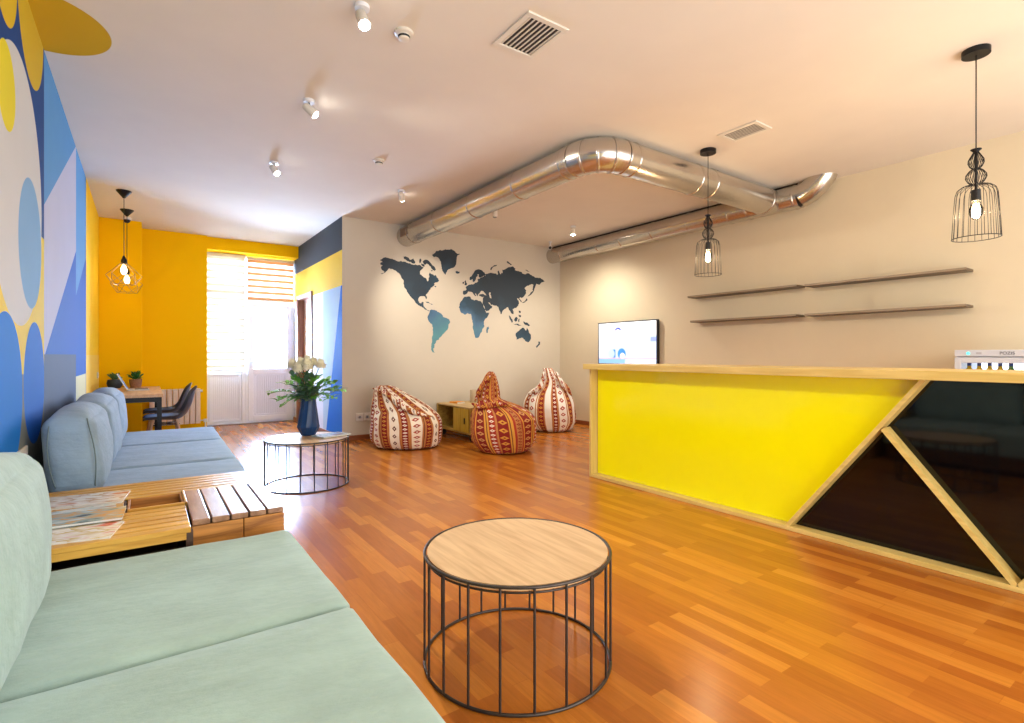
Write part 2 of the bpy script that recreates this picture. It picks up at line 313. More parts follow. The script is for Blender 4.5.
def add_text(name, s, size, m, parent, loc, rot):
    cu = bpy.data.curves.new(name, 'FONT'); cu.body = s; cu.size = size; cu.extrude = .0006; cu.align_x = 'CENTER'; cu.align_y = 'CENTER'
    o = bpy.data.objects.new(name, cu); C.objects.link(o)
    dg = bpy.context.evaluated_depsgraph_get(); me = bpy.data.meshes.new_from_object(o.evaluated_get(dg))
    bpy.data.objects.remove(o)
    me.materials.clear(); me.materials.append(m)
    o = bpy.data.objects.new(name, me); C.objects.link(o); o.parent = parent; o.location = loc; o.rotation_euler = rot
    return o
MAP = [
 ("na",[(2.802,2.583),(2.842,2.611),(2.885,2.628),(2.935,2.616),(3,2.604),(3.064,2.586),(3.116,2.596),(3.169,2.592),(3.214,2.576),(3.262,2.576),(3.321,2.557),(3.384,2.558),(3.419,2.567),(3.452,2.545),(3.485,2.535),(3.458,2.5),(3.425,2.466),(3.425,2.429),(3.458,2.406),(3.494,2.384),(3.53,2.369),(3.544,2.33),(3.563,2.331),(3.569,2.373),(3.586,2.4),(3.577,2.442),(3.591,2.469),(3.625,2.446),(3.662,2.424),(3.69,2.439),(3.71,2.402),(3.747,2.354),(3.727,2.334),(3.69,2.324),(3.662,2.303),(3.67,2.278),(3.642,2.256),(3.605,2.233),(3.591,2.201),(3.569,2.169),(3.549,2.142),(3.521,2.115),(3.544,2.07),(3.53,2.054),(3.507,2.094),(3.466,2.096),(3.425,2.088),(3.403,2.062),(3.397,2.024),(3.419,1.987),(3.447,1.984),(3.466,2.01),(3.485,2.006),(3.48,1.97),(3.485,1.945),(3.507,1.921),(3.541,1.892),(3.577,1.884),(3.569,1.873),(3.53,1.887),(3.485,1.92),(3.452,1.938),(3.411,1.951),(3.37,1.974),(3.343,2.008),(3.311,2.043),(3.276,2.074),(3.241,2.114),(3.214,2.149),(3.182,2.197),(3.169,2.245),(3.164,2.294),(3.143,2.33),(3.116,2.377),(3.098,2.4),(3.064,2.421),(3.025,2.45),(2.987,2.463),(2.948,2.467),(2.918,2.457),(2.897,2.423),(2.877,2.402),(2.809,2.377),(2.867,2.411),(2.847,2.426),(2.822,2.44),(2.809,2.471),(2.842,2.498),(2.802,2.511),(2.797,2.534),(2.834,2.553),(2.802,2.569)]),
 ("i",[(3.156,2.665),(3.196,2.674),(3.235,2.661),(3.262,2.626),(3.302,2.643),(3.321,2.652),(3.338,2.621),(3.348,2.585),(3.321,2.577),(3.276,2.598),(3.235,2.603),(3.196,2.624),(3.164,2.636)]),
 ("i",[(3.419,2.655),(3.441,2.665),(3.452,2.641),(3.441,2.607),(3.419,2.592),(3.414,2.622)]),
 ("i",[(3.494,2.645),(3.549,2.656),(3.586,2.634),(3.614,2.606),(3.642,2.576),(3.676,2.554),(3.693,2.522),(3.67,2.499),(3.642,2.512),(3.619,2.53),(3.605,2.56),(3.569,2.587),(3.535,2.599),(3.507,2.575),(3.485,2.599),(3.474,2.623)]),
 ("i",[(3.447,2.595),(3.485,2.586),(3.507,2.555),(3.474,2.547),(3.447,2.564)]),
 ("i",[(3.605,2.508),(3.642,2.507),(3.625,2.485)]),
 ("g",[(3.631,2.746),(3.682,2.777),(3.704,2.813),(3.762,2.833),(3.819,2.834),(3.854,2.857),(3.907,2.855),(3.951,2.868),(3.995,2.854),(4.04,2.825),(4.115,2.807),(4.07,2.776),(4.061,2.73),(4.055,2.682),(4.049,2.642),(4.01,2.586),(3.951,2.562),(3.907,2.537),(3.878,2.495),(3.86,2.454),(3.834,2.478),(3.805,2.522),(3.79,2.577),(3.785,2.616),(3.767,2.666),(3.739,2.707),(3.699,2.723),(3.653,2.713)]),
 ("i",[(4.04,2.523),(4.07,2.533),(4.115,2.529),(4.109,2.502),(4.07,2.491),(4.043,2.504)]),
 ("i",[(3.521,2.018),(3.563,2.016),(3.642,1.982),(3.625,1.973),(3.569,1.996),(3.53,2.004)]),
 ("i",[(3.662,2.257),(3.704,2.266),(3.69,2.247)]),
 ("sa",[(3.586,1.882),(3.619,1.901),(3.662,1.898),(3.704,1.888),(3.747,1.864),(3.79,1.84),(3.814,1.797),(3.878,1.779),(3.93,1.75),(3.942,1.724),(3.913,1.676),(3.901,1.61),(3.863,1.57),(3.819,1.53),(3.79,1.491),(3.747,1.464),(3.739,1.433),(3.704,1.425),(3.69,1.386),(3.662,1.36),(3.67,1.321),(3.648,1.296),(3.662,1.252),(3.67,1.232),(3.633,1.244),(3.614,1.283),(3.614,1.334),(3.625,1.385),(3.625,1.462),(3.642,1.539),(3.648,1.616),(3.633,1.667),(3.597,1.691),(3.563,1.736),(3.552,1.771),(3.569,1.817),(3.586,1.849)]),
 ("af",[(4.202,2.132),(4.273,2.144),(4.315,2.139),(4.335,2.098),(4.386,2.084),(4.438,2.097),(4.473,2.082),(4.517,2.072),(4.537,2.043),(4.567,1.98),(4.605,1.914),(4.62,1.89),(4.673,1.9),(4.649,1.849),(4.605,1.802),(4.567,1.755),(4.567,1.7),(4.575,1.663),(4.537,1.624),(4.525,1.574),(4.488,1.519),(4.459,1.481),(4.409,1.477),(4.392,1.522),(4.372,1.595),(4.352,1.656),(4.358,1.718),(4.344,1.767),(4.335,1.828),(4.315,1.864),(4.258,1.874),(4.202,1.847),(4.155,1.869),(4.119,1.916),(4.099,1.963),(4.119,2.025),(4.16,2.076),(4.183,2.114)]),
 ("i",[(4.626,1.657),(4.655,1.673),(4.667,1.641),(4.643,1.565),(4.62,1.564),(4.614,1.614)]),
 ("eu",[(4.174,2.174),(4.177,2.223),(4.216,2.23),(4.239,2.247),(4.222,2.287),(4.258,2.314),(4.287,2.333),(4.329,2.344),(4.372,2.347),(4.401,2.374),(4.438,2.385),(4.459,2.404),(4.45,2.44),(4.488,2.448),(4.517,2.471),(4.546,2.478),(4.575,2.506),(4.605,2.498),(4.596,2.527),(4.634,2.536),(4.673,2.554),(4.724,2.564),(4.769,2.555),(4.805,2.559),(4.824,2.535),(4.845,2.549),(4.836,2.599),(4.86,2.614),(4.876,2.578),(4.897,2.554),(4.915,2.581),(4.937,2.578),(4.928,2.633),(4.977,2.643),(5.03,2.674),(5.093,2.695),(5.14,2.71),(5.204,2.68),(5.188,2.653),(5.252,2.643),(5.333,2.632),(5.349,2.607),(5.414,2.6),(5.447,2.624),(5.513,2.608),(5.58,2.582),(5.647,2.561),(5.732,2.568),(5.784,2.546),(5.842,2.507),(5.801,2.493),(5.767,2.482),(5.732,2.445),(5.664,2.455),(5.637,2.418),(5.62,2.377),(5.604,2.328),(5.58,2.307),(5.57,2.352),(5.58,2.401),(5.59,2.434),(5.53,2.429),(5.48,2.407),(5.431,2.39),(5.398,2.361),(5.431,2.324),(5.431,2.271),(5.398,2.229),(5.365,2.201),(5.326,2.185),(5.3,2.191),(5.284,2.169),(5.333,2.133),(5.339,2.107),(5.317,2.119),(5.284,2.148),(5.258,2.173),(5.236,2.171),(5.268,2.129),(5.275,2.077),(5.252,2.037),(5.22,2.009),(5.172,1.993),(5.14,1.984),(5.166,1.941),(5.156,1.896),(5.125,1.905),(5.102,1.938),(5.071,1.962),(5.04,2.012),(5.015,1.998),(4.968,1.97),(4.937,1.943),(4.915,1.886),(4.897,1.89),(4.876,1.94),(4.854,2.003),(4.815,2.026),(4.769,2.024),(4.709,2.033),(4.655,2.073),(4.685,2.037),(4.733,2.009),(4.724,1.978),(4.673,1.943),(4.62,1.923),(4.59,1.964),(4.567,2.013),(4.543,2.061),(4.549,2.099),(4.549,2.124),(4.567,2.155),(4.517,2.154),(4.479,2.164),(4.473,2.189),(4.517,2.197),(4.567,2.195),(4.605,2.183),(4.62,2.178),(4.596,2.214),(4.567,2.238),(4.546,2.249),(4.517,2.251),(4.502,2.233),(4.479,2.207),(4.459,2.193),(4.45,2.155),(4.438,2.167),(4.421,2.195),(4.386,2.213),(4.401,2.184),(4.421,2.166),(4.401,2.157),(4.372,2.182),(4.344,2.215),(4.307,2.22),(4.273,2.225),(4.25,2.191),(4.23,2.173),(4.202,2.164)]),
 ("hole",[(4.673,2.237),(4.703,2.234),(4.694,2.203),(4.709,2.184),(4.715,2.139),(4.685,2.145),(4.673,2.182),(4.664,2.212)]),
 ("sc",[(4.295,2.427),(4.301,2.457),(4.344,2.493),(4.372,2.532),(4.401,2.572),(4.444,2.593),(4.502,2.594),(4.546,2.573),(4.584,2.551),(4.605,2.516),(4.567,2.505),(4.525,2.481),(4.488,2.463),(4.467,2.486),(4.473,2.517),(4.444,2.514),(4.45,2.485),(4.421,2.463),(4.409,2.424),(4.372,2.384),(4.352,2.395),(4.358,2.433),(4.329,2.418),(4.307,2.409)]),
 ("i",[(4.202,2.383),(4.225,2.402),(4.23,2.368),(4.25,2.338),(4.239,2.32),(4.202,2.322),(4.211,2.359)]),
 ("i",[(4.166,2.363),(4.194,2.37),(4.188,2.341),(4.166,2.339)]),
 ("i",[(4.694,2.612),(4.715,2.659),(4.769,2.695),(4.824,2.705),(4.818,2.692),(4.769,2.674),(4.733,2.646),(4.715,2.609)]),
 ("i",[(5.021,2.784),(5.062,2.78),(5.125,2.743),(5.109,2.728),(5.062,2.749),(5.03,2.759)]),
 ("i",[(5.405,2.673),(5.464,2.67),(5.513,2.656),(5.464,2.652)]),
 ("i",[(5.614,2.363),(5.59,2.308),(5.547,2.265),(5.49,2.23),(5.464,2.22),(5.513,2.263),(5.563,2.314)]),
 ("i",[(5.431,2.184),(5.457,2.175),(5.447,2.14),(5.405,2.111),(5.359,2.095),(5.349,2.113),(5.398,2.129),(5.424,2.157)]),
 ("i",[(5.275,1.965),(5.307,1.961),(5.313,1.922),(5.284,1.923)]),
 ("i",[(5.268,1.894),(5.317,1.888),(5.313,1.851),(5.284,1.855)]),
 ("i",[(5.071,1.877),(5.102,1.853),(5.134,1.81),(5.147,1.758),(5.125,1.75),(5.102,1.791),(5.077,1.833)]),
 ("i",[(5.147,1.74),(5.22,1.735),(5.284,1.719),(5.333,1.705),(5.268,1.703),(5.188,1.718)]),
 ("i",[(5.188,1.825),(5.23,1.853),(5.255,1.833),(5.236,1.78),(5.204,1.768),(5.172,1.793)]),
 ("i",[(5.268,1.815),(5.294,1.824),(5.287,1.777),(5.268,1.763)]),
 ("i",[(5.365,1.779),(5.414,1.76),(5.464,1.757),(5.51,1.726),(5.504,1.705),(5.457,1.717),(5.414,1.723),(5.382,1.748)]),
 ("au",[(5.21,1.578),(5.252,1.605),(5.294,1.633),(5.326,1.652),(5.365,1.674),(5.398,1.654),(5.414,1.628),(5.437,1.623),(5.447,1.671),(5.47,1.646),(5.49,1.604),(5.53,1.559),(5.537,1.506),(5.513,1.453),(5.47,1.418),(5.431,1.433),(5.405,1.464),(5.365,1.495),(5.317,1.494),(5.268,1.475),(5.23,1.461),(5.22,1.513)]),
 ("i",[(5.698,1.437),(5.739,1.429),(5.732,1.384),(5.692,1.356),(5.671,1.329),(5.647,1.34),(5.681,1.375),(5.705,1.402)])]
# ================================================================ SCENE
H = 3.13; WL = -.52; WR = 6.20; WM = 7.33; WA = 2.25
# ---- camera
cam = bpy.data.cameras.new('camera'); camo = bpy.data.objects.new('camera', cam); C.objects.link(camo)
cam.sensor_width = 36; cam.lens = 525*36/1024; cam.shift_y = -6.5/1024; cam.clip_start = .02
camo.location = (0, 0, 1.2); camo.rotation_euler = (PI/2, 0, -math.radians(35))
bpy.context.scene.camera = camo
sc = bpy.context.scene
sc.view_settings.view_transform = 'Standard'; sc.view_settings.look = 'None'
sc.view_settings.exposure = .4

# ---- colours of the walls
navy = rgb(8, 60, 125); yel = rgb(228, 200, 0); cream = rgb(205, 205, 200); skyb = rgb(95, 155, 205)
royal = rgb(28, 100, 200); greyb = rgb(92, 106, 130); taupe = rgb(120, 125, 120); lilac = rgb(190, 192, 212); orange = rgb(250, 178, 0)
mural = paint('wall_mural_paint', yel, [
    ([('h', 0, 1, 1.93)], navy),
    ([('!h', 0, 1, 1.10)], taupe),
    ([('c', 3.63, 2.04, .69)], cream),
    ([('c', 3.95, 1.82, .36)], rgb(125, 168, 205)),
    ([('c', 3.32, 2.44, .20)], rgb(225, 210, 0)),
    ([('c', 3.28, 3.0, .28)], rgb(215, 180, 0)),
    ([('c', 3.97, 3.14, .42)], rgb(205, 172, 0)),
    ([('c', 3.30, 1.0, .40)], rgb(24, 118, 215)),
    ([('c', 4.08, 1.04, .35)], rgb(14, 105, 205)),
    ([('c', 2.3, 1.9, .55)], cream), ([('c', 2.3, 1.7, .3)], royal), ([('c', 2.45, .95, .4)], rgb(24, 118, 215)),
    ([('c', 2.5, 2.85, .3)], rgb(215, 180, 0)),
    ([('h', 1, 0, 4.42)], lilac),
    ([('h', 1, 0, 4.42), ('h', -.94, 1.80, -.94*4.42+1.80*2.15)], rgb(88, 148, 200)),
    ([('h', 1, 0, 4.42), ('!h', -.96, 1.85, -.96*4.45+1.85*1.20)], rgb(42, 98, 190)),
    ([('h', 1, 0, 4.42), ('!h', 0, 1, 1.205)], greyb),
    ([('h', 1, 0, 6.31)], rgb(96, 158, 212)),
    ([('h', 1, 0, 6.31), ('!h', -.55, 1.1, -.55*6.31+1.1*1.75)], rgb(42, 100, 190)),
    ([('h', 1, 0, 6.31), ('!h', 0, 1, 1.0)], rgb(232, 226, 178)),
    ([('h', 1, 0, 7.33)], rgb(252, 206, 30)),
    ([('h', 1, 0, 7.33), ('!h', 0, 1, 1.2)], rgb(250, 212, 90)),  # paler yellow low down is reflected light painted into the wall colour
    ([('h', 1, 0, 7.30), ('!h', 1, 0, 7.34)], rgb(60, 110, 190)),
], 'YZ', rough=.75, spec=.15)
ceil_m = paint('ceiling_paint', rgb(226, 218, 206), [
    ([('c', WL-.01, 4.06, .365)], rgb(205, 165, 0))], 'XY', rough=.85, spec=.1)
warmwall = mat('wall_paint_cream', rgb(204, 194, 176), .7, var=.02, bump=.08, bscale=90)
rightwall = mat('wall_paint_beige', rgb(218, 204, 176), .7, var=.02, bump=.08, bscale=90)
yelwall = mat('wall_paint_yellow', rgb(252, 196, 0), .8, spec=.1, var=.02, bump=.08, bscale=90)
alc = paint('wall_alcove_paint', rgb(212, 218, 235), [
    ([('!h', 1, 0, 8.27)], rgb(170, 196, 222)),
    ([('!h', 1, .345, 8.13), ], rgb(0, 105, 210)),
    ([('h', 0, 1, 2.17)], rgb(240, 200, 60)),
    ([('h', 0, 1, 2.665)], rgb(68, 72, 78)),
], 'YZ', rough=.8, spec=.12)
white = mat('white_plastic', rgb(228, 230, 236), .35, var=.02)
offwhite = mat('offwhite_plastic', rgb(222, 216, 204), .4, var=.02)
black = mat('black_metal', rgb(24, 24, 27), .4, metal=.5)
black_m = mat('black_matte', rgb(20, 20, 22), .6)
iron = mat('raw_steel', rgb(74, 68, 64), .42, metal=.75, var=.35, scale=30)
skirt = wood('baseboard_wood', rgb(110, 55, 25), rgb(150, 80, 38), 'X')

# ---- shell
fl = struct(obj('floor', bx(WL-.1, WR+.1, -2.6, 10.5, -.1, 0), floor_mat()))
ce = struct(obj('ceiling', bx(WL-.1, WR+.1, -2.6, 10.5, H, H+.1), ceil_m))
struct(obj('wall_left', bx(WL-.12, WL, -2.6, 10.4, 0, H), mural))
struct(obj('wall_column', bx(WL, -.03, 9.31, 9.8, 0, H), yelwall, bevel=.004))
bm = B(); box(bm, WL, .83, 9.78, 10.4, 0, H); box(bm, .83, WA, 9.85, 10.4, 2.93, H)
struct(obj('wall_back', bm, yelwall))
bm = B(); box(bm, WA, WA+.16, WM+.12, 8.95, 0, H); box(bm, WA, WA+.16, 9.9, 10.4, 0, H); box(bm, WA, WA+.16, 8.95, 9.9, 2.2, H)
struct(obj('wall_alcove', bm, alc))
bm = B(); box(bm, WA, WA+.001, WM, WM+.12, 0, H)
struct(obj('wall_alcove', bm, alc))
struct(obj('wall_map_side', bx(WA+.001, WR+.1, WM, WM+.12, 0, H), warmwall))
struct(obj('wall_right', bx(WR, WR+.12, -2.6, WM, 0, H), rightwall))
def baseboard(n, *a): struct(obj('baseboard_'+n, bx(*a), skirt, bevel=.003))
baseboard('map_side', WA-.012, WR, WM-.014, WM, 0, .07)
baseboard('right', WR-.014, WR, 4.2, WM-.014, 0, .07)
baseboard('alcove', WA-.014, WA, WM-.014, 8.9, 0, .07)
baseboard('alcove', WA-.014, WA, 9.95, 10.2, 0, .07)
baseboard('left', WL, WL+.014, 6.6, 9.31, 0, .07)

# ---- alcove door (brown frame, pale leaf)
brownf = wood('door_frame_wood', rgb(120, 78, 58), rgb(160, 110, 84), 'Z')
bm = B()
box(bm, WA-.02, WA+.17, 8.90, 8.96, 0, 2.25); box(bm, WA-.02, WA+.17, 9.86, 9.93, 0, 2.25); box(bm, WA-.02, WA+.17, 8.96, 9.86, 2.18, 2.25)
d = struct(obj('door_1', bx(WA+.10, WA+.14, 8.96, 9.86, 0, 2.18), mat('door_leaf_paint', rgb(214, 188, 178), .5)))
obj('door_frame', bm, brownf, d, bevel=.004)
bm = B(); tube(bm, [(WA+.10, 9.04, 1.02), (WA+.05, 9.04, 1.02), (WA+.05, 9.16, 1.02)], .009)
obj('door_handle', bm, mat('handle_steel', rgb(180, 180, 185), .3, metal=.9), d, smooth=True)

# ---- balcony door and window (one frame set in the recess)
upvc = mat('upvc_white', rgb(244, 247, 255), .35, var=.01)
panel = mat('upvc_panel', rgb(240, 244, 255), .45, var=.01)
pane = glass_mat('window_glass')
YW = 10.18
def rect_frame(bm, x0, x1, z0, z1, w, y0, y1):
    box(bm, x0, x0+w, y0, y1, z0, z1); box(bm, x1-w, x1, y0, y1, z0, z1)
    box(bm, x0+w, x1-w, y0, y1, z0, z0+w); box(bm, x0+w, x1-w, y0, y1, z1-w, z1)
bm = B(); rect_frame(bm, .83, 1.44, 0, 2.93, .05, YW, YW+.08)
box(bm, .88, 1.39, YW+.034, YW+.06, .05, .90); box(bm, .88, 1.39, YW, YW+.08, .90, .97); box(bm, .88, 1.39, YW, YW+.08, 2.28, 2.36)
w1 = struct(obj('window_1', bm, upvc, bevel=.004))
bm = B(); rect_frame(bm, .89, 1.38, .06, .89, .035, YW+.005, YW+.045)
for i in range(14): 
    x = .925+i*.03; box(bm, x, x+.028, YW+.02, YW+.032, .095, .855)
obj('lower_panel', bm, panel, w1, bevel=.003)
obj('window_pane', bx(.88, 1.39, YW+.035, YW+.04, .97, 2.28), pane, w1)
obj('window_pane', bx(.88, 1.39, YW+.035, YW+.04, 2.36, 2.88), pane, w1)
bm = B(); rect_frame(bm, 1.44, 2.25, 2.16, 2.93, .05, YW, YW+.08)
w2 = struct(obj('window_2', bm, upvc, bevel=.004))
obj('window_pane', bx(1.49, 2.2, YW+.035, YW+.04, 2.21, 2.88), pane, w2)
bm = B(); rect_frame(bm, 1.44, 2.25, 0, 2.16, .045, YW, YW+.08)
dr = struct(obj('door_2', bm, upvc, bevel=.004))
bm = B(); rect_frame(bm, 1.485, 2.205, .045, 2.115, .085, YW-.02, YW+.05); box(bm, 1.57, 2.12, YW+.022, YW+.045, .13, .86); box(bm, 1.57, 2.12, YW-.02, YW+.05, .86, .96)
lf = obj('door_leaf', bm, upvc, dr, bevel=.006)
bm = B(); rect_frame(bm, 1.57, 2.12, .13, .86, .03, YW-.012, YW+.03)
for i in range(16):
    x = 1.60+i*.0306; box(bm, x, x+.0288, YW+.005, YW+.02, .16, .83)
obj('lower_panel', bm, panel, dr, bevel=.003)
obj('door_pane', bx(1.57, 2.12, YW+.01, YW+.015, .96, 2.03), pane, dr)
bm = B(); box(bm, 1.51, 1.535, YW-.03, YW-.02, .97, 1.15); tube(bm, [(1.522, YW-.03, 1.08), (1.522, YW-.065, 1.08), (1.60, YW-.065, 1.07)], .009)
obj('door_handle', bm, white, dr, smooth=True, angle=40)
struct(obj('door_2_threshold', bx(.83, WA, YW-.05, YW+.1, 0, .012), mat('threshold_dark', rgb(120, 110, 110), .5)))

# ---- zebra blinds
def blind_mat(name, solid, sheer, z_top, period, ratio, est):
    m, nt, p = new_mat(name); N, L = nt.nodes, nt.links
    tc = N.new('ShaderNodeTexCoord'); sp = N.new('ShaderNodeSeparateXYZ'); L.new(tc.outputs['Object'], sp.inputs[0])
    f = M(nt, 'FRACT', M(nt, 'DIVIDE', M(nt, 'SUBTRACT', z_top, sp.outputs['Z']), period))
    k = M(nt, 'MULTIPLY_ADD', M(nt, 'SUBTRACT', f, ratio), 30.0, .5, clamp=True)
    mx = N.new('ShaderNodeMix'); mx.data_type = 'RGBA'; L.new(k, mx.inputs['Factor']); mx.inputs['A'].default_value = sheer; mx.inputs['B'].default_value = solid
    L.new(mx.outputs['Result'], p.inputs['Base Color']); p.inputs['Roughness'].default_value = .9
    out = N['Material Output']
    tl = N.new('ShaderNodeBsdfTranslucent'); L.new(mx.outputs['Result'], tl.inputs[0])
    tr = N.new('ShaderNodeBsdfTransparent')
    a = N.new('ShaderNodeMixShader'); a.inputs[0].default_value = est; L.new(p.outputs[0], a.inputs[1]); L.new(tl.outputs[0], a.inputs[2])
    b = N.new('ShaderNodeMixShader'); L.new(M(nt, 'MULTIPLY', M(nt, 'SUBTRACT', 1.0, k), .22), b.inputs[0]); L.new(a.outputs[0], b.inputs[1]); L.new(tr.outputs[0], b.inputs[2])
    L.new(b.outputs[0], out.inputs[0])
    return m
def blind(label, x0, x1, ztop, zbot, m, y=10.12):
    t = thing('zebra_blind', label, 'blind', ((x0+x1)/2, y, zbot)); w = (x1-x0)/2; h = ztop-zbot
    obj('cassette', bx(-w, w, -.03, .04, h-.05, h), offwhite, t, bevel=.006)
    o = obj('fabric', bx(-w+.01, w-.01, 0, .002, .02, h-.05), m, t)
    bm = B(); tube(bm, [(-w+.01, 0, .012), (w-.01, 0, .012)], .012)
    obj('bottom_rail', bm, offwhite, t, smooth=True, angle=50)
    return t
blind('pale zebra roller blind lowered over the left window of the balcony', .835, 1.435, 2.925, .93, blind_mat('blind_cream', rgb(222, 216, 200), rgb(250, 250, 246), 1.2, .115, .5, .16))
blind('short striped zebra blind with peach bands above the white balcony door', 1.455, 2.235, 2.91, 2.15, blind_mat('blind_peach', rgb(226, 176, 128), rgb(252, 250, 246), 1.2, .108, .52, .16), y=10.11)

# ---- radiator
rad = thing('radiator', 'white sectional radiator on the yellow wall beneath the window side', 'radiator', (.42, 9.68, .10))
rm = mat('radiator_enamel', rgb(232, 210, 190), .35, var=.01)
for i in range(9):
    x = -.36+i*.075
    bm = B(); box(bm, x, x+.066, -.045, .045, .02, .57); box(bm, x+.008, x+.058, -.052, -.045, .05, .53)
    obj('section', bm, rm, rad, bevel=.008)
bm = B(); tube(bm, [(.30, 0, .06), (.38, 0, .06), (.38, 0, -.10)], .012); box(bm, .355, .405, -.025, .025, .03, .08)
obj('valve_pipe', bm, white, rad, smooth=True, angle=40)
bm = B(); tube(bm, [(.30, 0, .53), (.34, 0, .53)], .018); obj('air_valve', bm, white, rad, smooth=True, angle=40)
for x in (-.30, .25):
    bm = B(); tube(bm, [(x, .03, .3), (x, .095, .3)], .01); obj('bracket', bm, white, rad, smooth=True, angle=40)

# ---- world map decal
seed_map = random.Random(3)
def rough_line(pts, depth):
    for _ in range(depth):
        out = []
        for a, b in zip(pts, pts[1:]+pts[:1]):
            out.append(a); L_ = math.hypot(b[0]-a[0], b[1]-a[1])
            if L_ > .02:
                k = seed_map.uniform(-.16, .16)
                out.append(((a[0]+b[0])/2-(b[1]-a[1])*k, (a[1]+b[1])/2+(b[0]-a[0])*k))
        pts = out
    return pts
def map_mat():
    m, nt, p = new_mat('map_watercolour'); N, L = nt.nodes, nt.links
    tc = N.new('ShaderNodeTexCoord')
    nz = N.new('ShaderNodeTexNoise'); nz.inputs['Scale'].default_value = 2.2; nz.inputs['Detail'].default_value = 5; L.new(tc.outputs['Object'], nz.inputs['Vector'])
    sp = N.new('ShaderNodeSeparateXYZ'); L.new(tc.outputs['Object'], sp.inputs[0])
    g = M(nt, 'MULTIPLY_ADD', sp.outputs['Z'], -.42, 1.12)      # spotlight glow painted into the ink: brighter teal low and near centre
    x = M(nt, 'ABSOLUTE', M(nt, 'SUBTRACT', sp.outputs['X'], 3.95))
    g = M(nt, 'SUBTRACT', g, M(nt, 'MULTIPLY', x, .22))
    f = M(nt, 'ADD', g, M(nt, 'MULTIPLY', nz.outputs['Fac'], .6), clamp=True)
    cr = N.new('ShaderNodeValToRGB'); e = cr.color_ramp.elements
    e[0].position = .3; e[0].color = rgb(36, 50, 62); e[1].position = .8; e[1].color = rgb(86, 142, 150)
    k = e.new(.5); k.color = rgb(44, 72, 90); k = e.new(.62); k.color = rgb(72, 106, 138)
    L.new(f, cr.inputs[0]); L.new(cr.outputs[0], p.inputs['Base Color']); p.inputs['Roughness'].default_value = .6
    return m
mt = thing('world_map_decal', 'dark teal world map painted across the cream wall above the bean bags', 'wall map', (0, 0, 0))
mm = map_mat(); holes = [q for n_, q in MAP if n_ == 'hole']
for n_, pts in MAP:
    if n_ == 'hole': continue
    big = n_ != 'i'
    loops = [rough_line(pts, 3 if big else 1)]
    if n_ == 'eu': loops.append(holes[0][::-1])
    bm = B(); vs = []
    for lp in loops: vs += [bm.verts.new((x, WM-.003, z)) for x, z in lp]
    tris = tessellate_polygon([[Vector((x, z, 0)) for x, z in lp] for lp in loops])
    for t_ in tris:
        try: bm.faces.new([vs[i] for i in t_])
        except ValueError: pass
    fs = bm.faces[:]
    r = bmesh.ops.extrude_face_region(bm, geom=fs)
    for v in [g for g in r['geom'] if isinstance(g, bmesh.types.BMVert)]: v.co.y = WM-.0005
    obj('continent' if big else 'island', bm, mm, mt)

# ---- sockets and switches
def plate(name, label, loc, rz, n=1, w=.085):
    t = thing(name, label, 'socket' if 'socket' in name else 'switch', loc, rz)
    for i in range(n):
        x = (i-(n-1)/2)*w
        o = obj('faceplate', bx(x-w/2+.001, x+w/2-.001, -.012, 0, -w/2, w/2), offwhite, t, bevel=.004)
        if 'socket' in name:
            bm = B(); lathe(bm, [(0, 0), (.022, 0), (.022, .004), (.018, .004), (.016, 0)], n=20, mtx=Matrix.Translation((x, -.012, 0)) @ Matrix.Rotation(PI/2, 4, 'X'))
            obj('outlet', bm, white, t)
        else: obj('rocker', bx(x-.025, x+.025, -.017, -.012, -.03, .03), white, t, bevel=.002)
    return t
plate('wall_socket', 'white double wall socket low on the cream wall left of bean bag', (2.55, WM, .32), 0, 2, .11)
plate('wall_socket', 'white wall socket low on the mural beside the back cushions', (WL, 3.66, .665), PI/2, 2, .11)
plate('light_switch', 'white light switch on the yellow wall above the desk', (WL, 8.95, .93), PI/2, 1)

